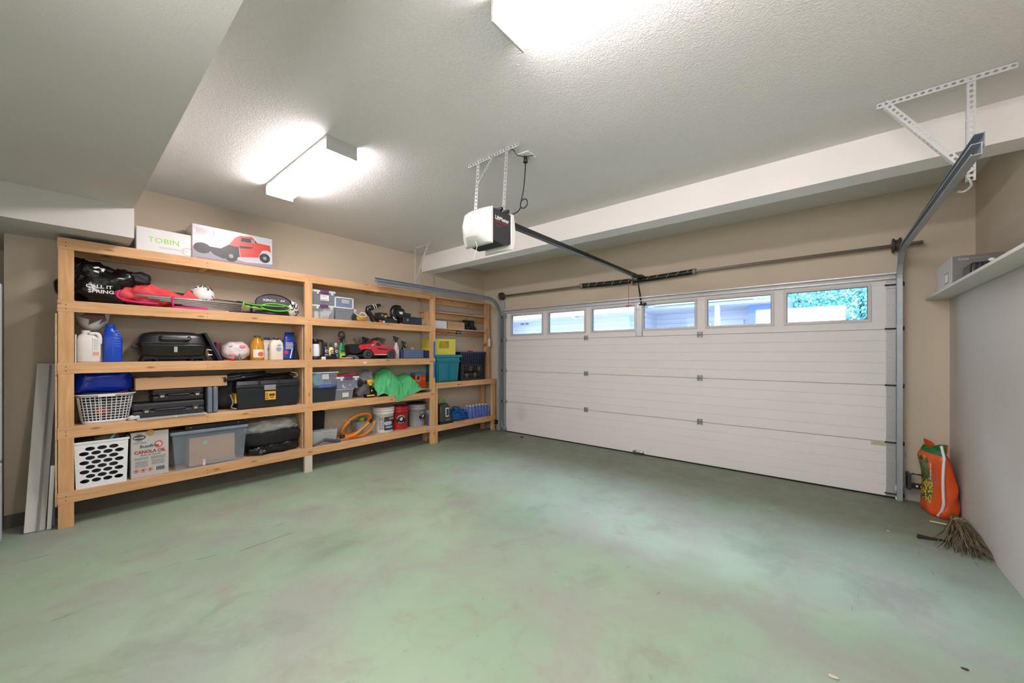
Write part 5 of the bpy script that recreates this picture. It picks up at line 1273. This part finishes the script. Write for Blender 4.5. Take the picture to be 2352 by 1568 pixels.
# --- bay 3 items
Z = .92
TEAL = mat('teal_plastic', '#0d8296', .4)
t = it('storage_tote', 'teal plastic storage tote on the low shelving', 'tote', 3.985, Z, -4.63)
m = MB().taper(.43, .25, .49, .29, 0, .395, .15); P('tub', m, TEAL, t, bevel=.015, seg=3)
P('lid', MB().box(-.275, .275, -.012, .312, .39, .432), TEAL, t, bevel=.008)
P('ribs', MB().box(-.20, -.06, -.003, .02, .03, .31).box(.02, .18, -.003, .02, .03, .31).box(-.24, .24, -.006, .02, .31, .345), mat('teal_dark', '#0a7487', .4), t, bevel=.004)
def crate(t, w, d, h, mt, style='diag'):
    m = MB(); cy = d/2; bt = .006
    def panel(p, ux, L_):
        # p origin, ux unit along face; frame + grid
        def at(u, z, k=0): return (p[0]+ux[0]*u+ux[1]*k, p[1]+ux[1]*u-ux[0]*k, z)
        def bar(u0, u1, z0, z1, e=0):
            q = [at(u0, z0, -e), at(u1, z0, -e), at(u1, z0, bt+e), at(u0, z0, bt+e)]; 
            m.hexa([a[:2] for a in q], z0, [a[:2] for a in q], z1)
        bar(0, L_, 0, h*.12, .0008); bar(0, L_, h*.86, h, .0008); bar(.0009, L_*.10, .0005, h-.0005, .0004); bar(L_*.90, L_-.0009, .0005, h-.0005, .0004)
        if style == 'grid':
            n = max(3, int(L_/.035))
            for i in range(1, n): bar(L_*i/n-.003, L_*i/n+.003, 0, h)
            for j in range(1, 7): bar(0, L_, h*j/7-.003, h*j/7+.003)
        else:
            bar(L_*.1, L_*.30, 0, h); bar(L_*.72, L_*.9, 0, h); bar(L_*.3, L_*.72, .12*h, h*.40)
            for i in range(-4, 7):
                for s_ in (1, -1):
                    u0 = L_*.30+L_*.42*i/6; z0, z1 = h*.40, h*.86
                    a, b_ = (u0, u0+s_*(z1-z0)*.9)
                    q = []
                    for k in range(7):
                        f = k/6; uu = a+(b_-a)*f
                        if L_*.30 <= uu <= L_*.72: q.append(at(uu, z0+(z1-z0)*f, .003))
                    if len(q) > 1: m.tube(q, .003, 4, sm=False)
    panel((-w/2, 0), (1, 0), w); panel((-w/2, d), (1, 0), w); panel((-w/2, 0), (0, 1), d); panel((w/2, 0), (0, 1), d)
    m.box(-w/2, w/2, 0, d, 0, .005)
    return P('crate_body', m, mt, t)
t = it('milk_crate', 'yellow milk crate standing on the teal tote', 'crate', 3.915, Z+.434, -4.67)
crate(t, .48, .25, .25, mat('crate_yellow', '#d9cc4a', .5))
P('rim', MB().box(-.245, .245, -.004, .0, .235, .25), MATS['crate_yellow'], t)
t = it('milk_crate', 'black milk crate full of brown jars, lower of the two black crates', 'crate', 4.56, Z, -4.67)
crate(t, .56, .25, .275, mat('crate_black', '#1f1f23', .45), 'grid')
t = it('jar_heap', 'brown and cream jars visible inside the lower black crate', 'jars', 4.56, Z+.008, -4.69)
m = MB()
for i in range(5):
    for j in range(2): m.blob((-.20+.1*i, .04, .07+.12*j), (.08, .06, .09), .8, sub=2, m=(i+j) % 2)
P('jar', m, [mat('jar_brown', '#4b3b2e', .3), mat('jar_cream', '#b5a88f', .4)], t)
t = it('plastic_crate', 'navy black stacking basket with red lid on the lower black crate', 'crate', 4.56, Z+.277, -4.66)
tote(t, .54, .62, .26, .205, mat('crate_navy', '#161b2c', .3), None)
m = MB()
for k in range(12): m.box(-.28+k*.05, -.27+k*.05, -.004, .004, .01, .2)
m.box(-.31, .31, -.008, .004, .185, .207)
P('ribs', m, mat('crate_navy_light', '#2b3350', .3), t)
P('contents', MB().blob((.0, .13, .15), (.52, .2, .10), .6, .01, 10, 5, sub=3), mat('crate_fill', '#3c3c40', .6), t)
t = it('red_jar_lid', 'red jar lid peeking over the rim of the navy basket', 'lid', 4.60, Z+.47, -4.73)  # a loose red lid showing above the basket rim
P('lid', MB().lathe([(.05, 0), (.05, .02), (.035, .035), (.0, .037)], 0, .05, 20), RED, t)
Z = .26
t = it('carpet_cleaner', 'grey portable carpet cleaner with lime green handle', 'carpet cleaner', 3.955, Z, -4.64)
GC = mat('cleaner_grey', '#3c4041', .35)
P('body', MB().ring([[(ox_+sx*math.copysign(abs(math.cos(a))**.6, math.cos(a)), .11+sy*math.copysign(abs(math.sin(a))**.6, math.sin(a)), z) for a in [2*PI*j/28 for j in range(28)]] for sx, sy, z, ox_ in ((.135, .11, 0, .01), (.135, .11, .05, .01), (.12, .10, .18, .0), (.10, .085, .27, -.005), (.07, .06, .32, -.01))]), GC, t)
P('handle', MB().tube([(-.01+.07*math.cos(2*PI*i/20), .10, .335+.055*math.sin(2*PI*i/20)) for i in range(20)], .014, 8, closed=True), mat('lime_handle', '#78b545', .35), t)
P('panel', MB().box(-.02, .04, .0, .012, .11, .25).box(-.012, .032, -.002, .002, .125, .235, 1), [PAPER, GC], t)
P('base_skirt', MB().taper(.285, .23, .28, .225, 0, .045, .11), BLK, t, bevel=.01)
text('BISSELL', t, PAPER, .02, -.004, .06, .012, .07)
t = it('coiled_hose', 'bright blue hose coiled flat beside the carpet cleaner', 'hose', 4.31, Z, -4.64)
BH = mat('hose_blue', '#0e5ea8', .35); pts = []
rr = random.Random(4)
for i in range(200):
    a = 2*PI*i/24; k = i/200
    r = .175-.02*math.sin(i*.37)-.03*k
    pts.append((r*1.05*math.cos(a), .135+r*.62*math.sin(a), .02+.13*k+.05*max(0, math.sin(a))*k+.01*math.sin(i*.9)))
P('hose', MB().tube(pts, .012, 7), BH, t)
P('hose', MB().tube([(-.15, .03, .19), (-.02, .02, .14), (.03, .01, .09), (.07, .03, .05), (.10, .1, .03)], .012, 7), BH, t)
P('hose', MB().tube([(-.02, .06, .2), (.02, .04, .12), (.0, .03, .05)], .012, 7), BH, t)
t = it('water_bottle_pack', 'shrink-wrapped pack of small blue water bottles at the door end', 'water bottles', 4.77, Z, -4.65)
WB = mat('bottle_blue', '#1450b4', .12)
for i in range(6):
    for j in range(2):
        P('bottle', MB().lathe([(.034, 0), (.038, .01), (.038, .08), (.034, .09), (.038, .10), (.036, .15), (.014, .185), (.014, .205)], -.245+.075*i, .05+.08*j, 14), WB, t)
m = MB()
for i in range(6):
    for j in range(2): m.lathe([(.015, .20), (.015, .216)], -.245+.075*i, .05+.08*j, 10)
P('cap', m, PAPER, t)
P('wrap', MB().blob((-.05, .09, .105), (.53, .19, .225), .35, .006, 20, 5, floor=.001), mat('shrink_wrap', '#dfeaf5', .05, alpha=.10, bump=.6, bs=20), t)
t = it('water_bottle_pack', 'wrapped round blue pack lying at the very end of the low shelf', 'water bottles', 5.00, Z+.0, -4.64)
P('label_band', MB().cyl((0, .0, .095), (.0, .10, .095), .072, n=24), mat('band_navy', '#1c3f96', .2), t)
P('ring', MB().disc((0, -.002, .095), .05, r0=.03), WB, t)
P('wrap', MB().blob((-.0, .06, .097), (.155, .15, .19), .5, .006, 20, 8, floor=.001), MATS['shrink_wrap'], t)
Z = 1.78
t = it('cardboard_box', 'flat white carton on the narrow wall shelf', 'box', 3.86, Z, -4.745)
carton(t, .36, .16, .115, PAPER)
text('o', t, INKG, -.14, -.0015, .085, .012)
t = it('cardboard_box', 'flat brown carton under its twin on the narrow wall shelf', 'box', 4.25, Z, -4.745); carton(t, .37, .16, .055, CARD)
t = it('cardboard_box', 'flat brown carton stacked on its twin beside the boots', 'box', 4.25, Z+.056, -4.745); carton(t, .37, .16, .06, mat('cardboard_light', '#b98f63', .85))
for i, y in enumerate((4.53, 4.665)):
    t = it('ankle_boot', ('black ankle boot beside the brown cartons', 'black ankle boot nearer the garage door')[i], 'boot', y, Z, -4.745, group='black ankle boots on the narrow shelf')
    P('shaft', MB().ring([[(.05*s_*math.cos(a)+ox_, .075+.045*s_*math.sin(a), z) for a in [2*PI*j/18 for j in range(18)]] for s_, z, ox_ in ((1.15, .01, 0), (1.2, .05, 0), (1.0, .09, 0), (1.05, .14, 0), (1.12, .17, -.004), (.9, .172, -.004))]), BLKM, t)
    P('sole', MB().box(-.058, .058, .0, .15, 0, .016), mat('sole_black', '#0c0c0c', .6), t, bevel=.006)
    P('toe', MB().blob((0, .04, .04), (.11, .09, .06), .8, sub=3, floor=.012), BLKM, t)
t = it('wood_strip', 'dark wooden strip lying on the middle board of the wall shelf', 'strip', 4.34, 2.04, -4.76)
P('strip', MB().box(-.50, .36, 0, .05, 0, .012), mat('walnut', '#5a3c28', .6), t)
t = it('hanging_rod', 'wooden dowel clipped under the lowest wall shelf board', 'rod', 4.30, 1.70, -4.75)
P('rod', MB().cyl((-.5, .0, .045), (.56, 0, .02), .011, n=10), mat('dowel', '#b58556', .6), t)
P('clip', MB().box(-.05, .07, -.02, .02, .0, .05), BLK, t, bevel=.006); P('clip_ring', MB().cyl((-.03, -.025, .02), (-.03, -.018, .02), .014, n=12).cyl((.06, -.025, .025), (.06, -.018, .025), .014, n=12), STEEL, t)
P('hook', MB().box(-.01, .01, -.005, .02, .04, .062), BLK, t)
t = T('hanging_tag', 'white paper tag hanging from the end of the narrow shelf', 'tag', (-4.70, 5.0, 0))
P('tag', MB().box(-.02, .02, -.012, .012, 1.50, 1.64), PAPER, t, bevel=.006); P('string', MB().tube([(0, 0, 1.64), (0, .0, 1.70), (-.03, -.02, 1.755)], .003, 5), PAPER, t)

# --- left corner: leaning planks and fridge
t = T('leaning_plank', 'wide pale grey board leaning on the wall left of the shelving', 'board', (0, 0, 0))
PLK = mat('plank_grey', '#dcdad6', .55, 0, .06)
def leaner(y0, y1, x0, x1, h, w, th, mt, nm='board'):
    # foot at (x0,y0), head at (x1,y1,h); board face toward the room
    m = MB()
    a = Vector((x0, y0, .003)); b_ = Vector((x1, y1, h)); yv = Vector((0, 1, 0))
    t_ = (b_-a).normalized(); n_ = t_.cross(yv).normalized(); wv = n_.cross(t_).normalized()
    def c(p, s_, k): return p+wv*w/2*s_+n_*th*k
    lo = [m.bm.verts.new(c(a, *q)) for q in ((-1, 0), (1, 0), (1, 1), (-1, 1))]; hi = [m.bm.verts.new(c(b_, *q)) for q in ((-1, 0), (1, 0), (1, 1), (-1, 1))]
    m._f(lo); m._f(hi)
    for i in range(4): m._f([lo[i], lo[(i+1) % 4], hi[(i+1) % 4], hi[i]])
    return m
P('board', leaner(-.115, -.055, -4.68, -4.90, 1.29, .105, .018, PLK), PLK, t, bevel=.003)
P('groove', leaner(-.098, -.038, -4.66, -4.883, 1.28, .012, .003, PLK), mat('plank_shadow', '#8e8d8a', .6), t)
t = T('leaning_plank', 'narrow grey board leaning behind the wide one', 'board', (0, 0, 0))
P('board', leaner(-.035, -.03, -4.72, -4.92, 1.28, .04, .016, PLK), mat('plank_grey_dark', '#8c8b88', .6), t)
t = T('leaning_plank', 'short thin white strip leaning against the side of the shelving', 'board', (0, 0, 0))
P('board', leaner(-.045, -.025, -4.66, -4.62, .50, .022, .012, PLK), PLK, t)
t = T('refrigerator', 'pale steel refrigerator edge at the far left of the room', 'refrigerator', (-4.41, -.235, 0))
FR = mat('fridge_steel', '#aeb6bd', .3, .3)
P('cabinet', MB().box(-.50, -.05, -.72, -.04, .02, 1.86), mat('fridge_side', '#8d9296', .45), t, bevel=.01)
P('door', MB().box(-.045, 0, -.72, -.015, .62, 1.86), FR, t, bevel=.012); P('freezer_drawer', MB().box(-.045, 0, -.72, -.015, .06, .61), FR, t, bevel=.012)
P('handle', MB().cyl((.04, -.66, .8), (.04, -.66, 1.5), .012, n=10).cyl((0, -.66, .82), (.04, -.66, .82), .008, n=8).cyl((0, -.66, 1.48), (.04, -.66, 1.48), .008, n=8), CHROME, t)
P('foot', MB().box(-.5, -.08, -.68, -.05, 0, .03), BLK, t)

# --- right side: wall shelf and box, soil bag, broom
t = T('wall_shelf', 'long white board shelf along the right wall', 'shelf', (0, 0, 0))
P('board', MB().box(.695, .993, -1.5, YD-.002, 1.862, 1.882), mat('shelf_white', '#d5d3ce', .5), t, bevel=.002)
t = T('appliance_box', 'grey and white appliance carton lettered Cricut on the right wall shelf', 'box', (.70, 4.18, 1.882))
P('carton', MB().box(.002, .245, .002, .50, 0, .195), mat('carton_midgrey', '#6f6b69', .45), t, bevel=.003)
P('side_print', MB().box(0, .002, .004, .498, .002, .193), mat('carton_palegrey', '#c3c0bd', .5), t)
text('Cricut', t, PAPER, .055, -.0, .172, .016, .05)
P('print', lines(MB(), .09, .18, .164, .178, 1, y=.0, seed=4), INKG, t)
P('print', MB().box(-.0012, 0, .10, .22, .02, .10).box(-.002, -.001, .115, .205, .03, .09, 1), [INKG, PAPER], t)
t = T('black_caddy', 'small black plastic caddy in front of the grey carton on wall shelf', 'caddy', (.72, 3.86, 1.882))
P('body', MB().taper(.13, .22, .12, .20, 0, .095, .11, cx=.07), mat('caddy_black', '#1d1f26', .3), t, bevel=.02, seg=3)
m = MB()
for k in range(5): m.box(.02+k*.022, .028+k*.022, -.003, .01, .01, .085)
P('ribs', m, DKG, t)
P('knob', MB().blob((.10, .02, .10), (.03, .03, .025), 1, sub=2), PAPER, t)

# soil bag
SO = T('soil_bag', 'orange garden soil bag with yellow flower picture slumped in the corner', 'soil bag', (.722, 4.83, 0), -72)
def soilmat():
    m, nt, b, out = newmat('soil_bag_print'); N = nt.nodes; L = nt.links
    tc = N.new('ShaderNodeTexCoord'); sp = N.new('ShaderNodeSeparateXYZ'); L.new(tc.outputs['Object'], sp.inputs['Vector'])
    def th(o, lo, hi, inv=False):
        r = N.new('ShaderNodeMapRange'); r.clamp = True
        r.inputs['From Min'].default_value = lo; r.inputs['From Max'].default_value = hi
        if inv: r.inputs['To Min'].default_value = 1; r.inputs['To Max'].default_value = 0
        L.new(o, r.inputs['Value']); return r.outputs['Result']
    def mul(a, b_):
        x = N.new('ShaderNodeMath'); x.operation = 'MULTIPLY'; L.new(a, x.inputs[0]); L.new(b_, x.inputs[1]); return x.outputs[0]
    def mix(a, bb, f):
        x = N.new('ShaderNodeMix'); x.data_type = 'RGBA'
        if isinstance(a, tuple): x.inputs['A'].default_value = a
        else: L.new(a, x.inputs['A'])
        if isinstance(bb, tuple): x.inputs['B'].default_value = bb
        else: L.new(bb, x.inputs['B'])
        L.new(f, x.inputs['Factor']); return x.outputs['Result']
    nz = N.new('ShaderNodeTexNoise'); nz.inputs['Scale'].default_value = 22; L.new(tc.outputs['Object'], nz.inputs['Vector'])
    vo = N.new('ShaderNodeTexVoronoi'); vo.inputs['Scale'].default_value = 38; L.new(tc.outputs['Object'], vo.inputs['Vector'])
    fr = ramp(nt, [(.35, lin('#2f4a22')), (.5, lin('#6d7d33')), (.62, lin('#3b4530'))]); L.new(nz.outputs['Fac'], fr.inputs['Fac'])
    fl = ramp(nt, [(.15, lin('#5a3a12')), (.22, lin('#e2c433')), (.42, lin('#d6b52c')), (.5, lin('#3f5226'))]); L.new(vo.outputs['Distance'], fl.inputs['Fac'])
    pic = mix(fr.outputs['Color'], fl.outputs['Color'], th(sp.outputs['Z'], .32, .26, False) if False else th(sp.outputs['Z'], .26, .34, True))
    mask = mul(mul(th(sp.outputs['X'], -.16, -.15), th(sp.outputs['X'], .045, .05, True)), mul(th(sp.outputs['Z'], .09, .10), th(sp.outputs['Z'], .47, .475, True)))
    mask = mul(mask, th(sp.outputs['Y'], -.005, .0, True))
    col = mix(lin('#d2521a'), pic, mask)
    # dark green band under the mouth, red label patch
    gm = mul(th(sp.outputs['Z'], .515, .52), th(sp.outputs['Y'], -.0, .005, True)); col = mix(col, lin('#1f6a35'), gm)
    L.new(col, b.inputs['Base Color']); b.inputs['Roughness'].default_value = .35
    bp = N.new('ShaderNodeBump'); bp.inputs['Strength'].default_value = .35; bp.inputs['Distance'].default_value = .01
    n2 = N.new('ShaderNodeTexNoise'); n2.inputs['Scale'].default_value = 14; L.new(tc.outputs['Object'], n2.inputs['Vector'])
    L.new(n2.outputs['Fac'], bp.inputs['Height']); L.new(bp.outputs['Normal'], b.inputs['Normal'])
    return m
rows = []
for k in range(25):
    f = k/24; z = .56*f
    hw = .172*(1-.10*f)*(1 if f > .08 else .86+1.7*f); hd = .078*(1-.25*f)*(1 if f > .06 else .8+3.3*f)
    if f > .86: hd *= max(.1, 1-(f-.86)*6.5); hw *= 1-(f-.86)*.6
    sh_ = .018*math.sin(f*5)
    rows.append([(hw*math.copysign(abs(math.cos(a))**.75, math.cos(a))+.012*noise.noise(Vector((a, f*4, 2))), hd*math.copysign(abs(math.sin(a))**.8, math.sin(a))+sh_+.015*noise.noise(Vector((math.cos(a)*2, math.sin(a)*2, f*5))), z) for a in [2*PI*j/48 for j in range(48)]])
P('bag_body', MB().ring(rows), soilmat(), SO)
P('bag_mouth', MB().prism([(-.15, .545), (-.17, .61), (-.06, .60), (-.02, .575), (.06, .60), (.135, .615), (.13, .54)], 'y', -.004, .004), mat('soil_orange', '#d2521a', .35), SO)
P('bag_mouth', MB().prism([(-.05, .535), (-.02, .573), (.06, .602), (.13, .615), (.125, .535)], 'y', -.010, -.005), mat('soil_green', '#1f6a35', .35), SO)
m = MB().tube([(.12+.046*min(1, k/3)+.012*math.sin(PI*k/20)-.05*max(0, (k-15)/5)**2, -.030-.020*math.sin(k/20*PI)-.02*max(0, (k-15)/5)**2, .60-.0292*k) for k in range(21)], .0095, 8)
P('seam_strip', m, mat('seam_white', '#d9d9df', .5), SO)
mb = txt_mb('GARDEN SOIL', .020, .14, .02); mb.xf(Matrix.Rotation(math.radians(-90), 4, 'Y')); mb.xf(Matrix.Translation((.100, -.088, .38)))
P('lettering', mb, PAPER, SO)
P('label_patch', MB().box(-.085, .0, -.076, -.066, .43, .495), mat('patch_tan', '#b7864a', .5), SO)
P('mark', MB().prism([(-.08, .44), (-.06, .49), (-.05, .45), (-.035, .49), (-.02, .445), (-.035, .455), (-.05, .475), (-.065, .45)], 'y', -.0785, -.0755), mat('mark_red', '#8a2a22', .5), SO)
# broom
t = T('corn_broom', 'worn straw broom head lying on the floor against the right wall', 'broom', (0, 0, 0))
rr = random.Random(3)
m = MB(); base = Vector((.785, 4.50, .055))
for i in range(420):
    a = rr.gauss(0, .13); l = rr.uniform(.30, .62); up = rr.gauss(0, .08)
    st = base+Vector((rr.uniform(-.035, .035), rr.uniform(-.02, .05), rr.uniform(-.03, .03)))
    dirv = Vector((math.sin(a-.04), -math.cos(a), -.07+up*.35)).normalized()
    p1 = st+dirv*l*.55+Vector((0, 0, rr.uniform(-.01, .01))); p2 = st+dirv*l+Vector((rr.uniform(-.03, .03), 0, -.01))
    q = []
    for p in (st, p1, p2):
        q.append((min(p.x, .838), p.y, max(p.z, .004)))
    m.tube(q, [.0028, .0024, .0012], 3, m=i % 3, sm=False)
st3 = [mat('straw_brown', '#6f6148', .85), mat('straw_light', '#a39673', .85), mat('straw_dark', '#4a4032', .85)]
o = P('bristles', m, st3, t); o['kind'] = 'stuff'
P('binding', MB().tube([(.785+.043*math.cos(2*PI*i/14), 4.46+.01*math.sin(2*PI*i/14), .05+.04*math.sin(2*PI*i/14)) for i in range(14)], .006, 6, closed=True), mat('twine', '#c9bd8b', .7), t)
P('collar', MB().cyl((.785, 4.60, .055), (.785, 4.44, .055), .028, .042, 14), st3[0], t)
P('twine_end', MB().tube([(.75, 4.46, .03), (.69, 4.50, .02), (.64, 4.54, .008)], .006, 6), MATS['twine'], t)
t = T('wood_shaving', 'dark curled bark strip on the floor beside the broom', 'bark strip', (.60, 4.12, 0), 20)
P('strip', MB().prism([(-.09, .0), (-.085, .03), (-.02, .018), (.09, .008), (.10, .002), (.0, .0)], 'y', -.008, .012), mat('bark', '#2e2a22', .8), t)
# floor crumbs
DEB = mat('debris_dark', '#3e3a31', .9, 0, .3, 60)
for i, (x, y, s_, dark) in enumerate(((-.87, 1.30, .014, 1), (.06, 1.98, .02, 0), (.02, 2.10, .016, 0), (-.52, 1.09, .01, 1), (.46, 2.52, .012, 1), (-3.84, 4.86, .03, 1), (.26, 2.02, .009, 0), (-2.42, 1.55, .006, 0), (.36, 4.1, .012, 0), (-4.1, .75, .012, 0), (-4.0, .9, .010, 0), (-3.9, 1.15, .008, 0))):
    tag(P('floor_crumb', MB().blob((0, 0, s_*.25), (s_*2, s_*1.2, s_*.6), 1, s_*.5, 60, i, floor=0, sub=2).xf(Matrix.Translation((x, y, .0005))), DEB if dark else mat('debris_pale', '#b9b4a2', .9), None), 'small crumb of debris lying on the green concrete floor', 'debris', 'crumbs of debris on the floor')

# ---------------------------------------------------------------- outside, seen through the door windows
struct('ground_outside', MB().box(-24, 12, 5.35, 40, -.12, -.02), mat('driveway', '#8b8e90', .9))
SID, nt, b, out = newmat('lap_siding'); N = nt.nodes; L = nt.links
tc = N.new('ShaderNodeTexCoord'); wv = N.new('ShaderNodeTexWave'); wv.bands_direction = 'Z'; wv.wave_profile = 'SAW'; wv.inputs['Scale'].default_value = 1.6
L.new(tc.outputs['Object'], wv.inputs['Vector']); r = ramp(nt, [(.0, lin('#a9aabf')), (.12, lin('#d3d4e2')), (1, lin('#dcdce8'))]); L.new(wv.outputs['Fac'], r.inputs['Fac']); L.new(r.outputs['Color'], b.inputs['Base Color'])
SHG = mat('roof_shingle', '#b9c4cc', .9, 0, .15, 9)
h = T('neighbour_house', 'pale lavender sided house across the driveway seen through the windows', 'house', (0, 0, 0))
P('wall', MB().box(-20, -5.6, 13.0, 13.2, 0, 3.2).box(-5.6, -5.4, 13.0, 16, 0, 3.2).box(-5.5, -2.0, 15.8, 16, 0, 3.4), SID, h)
P('wall', MB().box(-20, -10.9, 11.8, 12, 0, 3.0), mat('siding_violet', '#8a8fb8', .8), h)
P('soffit', MB().box(-20, -4.9, 12.35, 13.2, 2.70, 2.80).box(-5.5, -1.2, 14.0, 16, 2.98, 3.08), mat('soffit_white', '#dfe3ee', .7), h)
P('roof', MB().prism([(12.2, 2.80), (12.2, 2.94), (18, 5.1), (18, 4.9)], 'x', -20.5, -4.7).prism([(13.8, 3.08), (13.8, 3.20), (19, 5.1), (19, 4.9)], 'x', -5.6, -1.0), SHG, h)
P('gutter', MB().box(-20.4, -4.8, 12.08, 12.2, 2.74, 2.88), WHT, h)
P('downspout', MB().tube([(-7.2, 12.15, 2.78), (-7.15, 12.2, 2.68), (-6.9, 12.9, 2.50), (-6.9, 12.93, 0.1)], .05, 8), WHT, h)
w = P('window', MB().box(-6.4, -4.9+.0, 12.92, 13.0, 1.4, 2.66), WHT, h) if False else P('window', MB().box(-4.95+.0, -3.35, 15.73, 15.8, 1.3, 2.55), WHT, h)
P('pane', MB().box(-4.88, -4.18, 15.71, 15.73, 1.36, 2.49).box(-4.12, -3.42, 15.71, 15.73, 1.36, 2.49), mat('blind_blue', '#9fb6c8', .4), w)
m = MB()
for k in range(14): m.box(-4.88, -3.42, 15.70, 15.71, 1.4+k*.08, 1.44+k*.08)
P('blind', m, WHT, w)
P('vent', MB().box(-10.3, -10.15, 12.97, 13.0, 2.62, 2.7).box(-10.05, -9.9, 12.97, 13.0, 2.62, 2.7), INKG, h)
P('door', MB().box(-3.1, -2.3, 15.74, 15.8, 0, 2.6), WHT, h)
P('porch_post', MB().box(-2.9, -2.75, 14.1, 14.25, 0, 3.12).box(-11.0, -10.85, 11.5, 11.65, 0, 3.0), WHT, h)
P('porch_wall', MB().box(-2.0, -.9, 14.6, 16, 0, 3.15), mat('porch_blue', '#7d93c4', .8), h)
LEAF = [mat('leaf_cyan', '#5fb7a6', .7, 0, .3, 3), mat('leaf_blue', '#4f9fb4', .7, 0, .3, 3), mat('leaf_pale', '#a6dcc4', .7, 0, .3, 3)]
rr = random.Random(11)
def tree(x, y, h_, s_, lab):
    t = T('leafy_tree', lab, 'tree', (x, y, 0), 0, 'trees seen through the right-hand door window')
    P('trunk', MB().tube([(0, 0, 0), (.05, 0, h_*.4), (-.05, .05, h_*.8)], [.14, .1, .05], 8), mat('bark_grey', '#33463f', .9), t)
    m = MB()
    for i in range(6500):
        v = Vector((rr.gauss(0, 1), rr.gauss(0, 1), rr.gauss(0, 1))).normalized()*rr.uniform(.55, 1)
        c = Vector((v.x*s_, v.y*s_, h_*.62+v.z*s_*1.15)); q = rr.uniform(.028, .06)
        a = Vector((rr.gauss(0, 1), rr.gauss(0, 1), rr.gauss(0, 1))).normalized(); b_ = a.orthogonal().normalized(); c2 = a.cross(b_)
        m._f([m.bm.verts.new(c+b_*q*1.5), m.bm.verts.new(c+c2*q), m.bm.verts.new(c-b_*q*1.5), m.bm.verts.new(c-c2*q)], rr.randrange(3))
    P('foliage', m, LEAF, t)
tree(-.9, 21, 4.8, 1.6, 'leafy tree behind the left part of the small roof outside')
tree(.9, 17.0, 4.4, 1.7, 'leafy tree filling the right half of the right door window')
tree(3.4, 21, 4.9, 1.6, 'leafy tree beyond the right edge of the right door window')
tree(-2.7, 25, 6.0, 1.8, 'tall leafy tree rising behind the porch roof outside')
s_ = T('garden_shed', 'small shed with pale violet roof in front of the trees outside', 'shed', (0, 0, 0))
P('wall', MB().box(-.52, .28, 13.6, 14.6, 0, 2.27), SID, s_)
P('roof', MB().prism([(-.58, 2.25), (-.64, 2.60), (.38, 2.64), (.33, 2.27)], 'y', 13.4, 14.7), mat('roof_violet', '#8488b4', .8, 0, .1), s_)
P('vent', MB().box(-.25, -.03, 13.3, 13.4, 2.27, 2.5).cyl((-.14, 13.5, 2.6), (-.14, 13.5, 2.74), .04, n=8), mat('vent_indigo', '#4f5a9c', .6), s_)

# ---------------------------------------------------------------- light, world, camera
sc = bpy.context.scene
w = D.worlds.new('sky'); sc.world = w; w.use_nodes = True
bg = w.node_tree.nodes['Background']; bg.inputs['Color'].default_value = (.62, .80, 1, 1); bg.inputs['Strength'].default_value = 4.2
def area(name, loc, rot, sx, sy, e, col=(1, 1, 1)):
    l = D.lights.new(name, 'AREA'); l.shape = 'RECTANGLE'; l.size = sx; l.size_y = sy; l.energy = e; l.color = col
    o = D.objects.new(name, l); COL.objects.link(o); o.location = loc; o.rotation_euler = [math.radians(a) for a in rot]; return o
area('room_fill', (-1.6, -2.2, 1.5), (82, 0, 8), 3.5, 2.0, 26, (1, .97, .97))
area('door_fill', (-.5, -.5, 2.05), (86, 0, -3), 1.6, .7, 44, (1, .97, .97))
sun = D.lights.new('sun', 'SUN'); sun.energy = 4.6; sun.angle = .1; so = D.objects.new('sun', sun); COL.objects.link(so); so.rotation_euler = (math.radians(40), 0, math.radians(25))

sk = D.lights.new('sky_patch', 'SUN'); sk.energy = 13; sk.angle = math.radians(26); sk.color = (.72, .80, 1); so = D.objects.new('sky_patch', sk); COL.objects.link(so); so.rotation_euler = (math.radians(-43), 0, math.radians(18))
cam = D.cameras.new('camera'); co = D.objects.new('camera', cam); COL.objects.link(co)
co.location = (0, 0, 1.37)
cam.sensor_width = 36; cam.lens = 36*869/2352; cam.clip_start = .02
yaw = math.atan((1900-1176)/869)
co.rotation_euler = (PI/2, 0, yaw)
cam.shift_y = (812-784)/2352
sc.camera = co
sc.view_settings.view_transform = 'Standard'
sc.view_settings.look = 'None'
sc.view_settings.exposure = .1
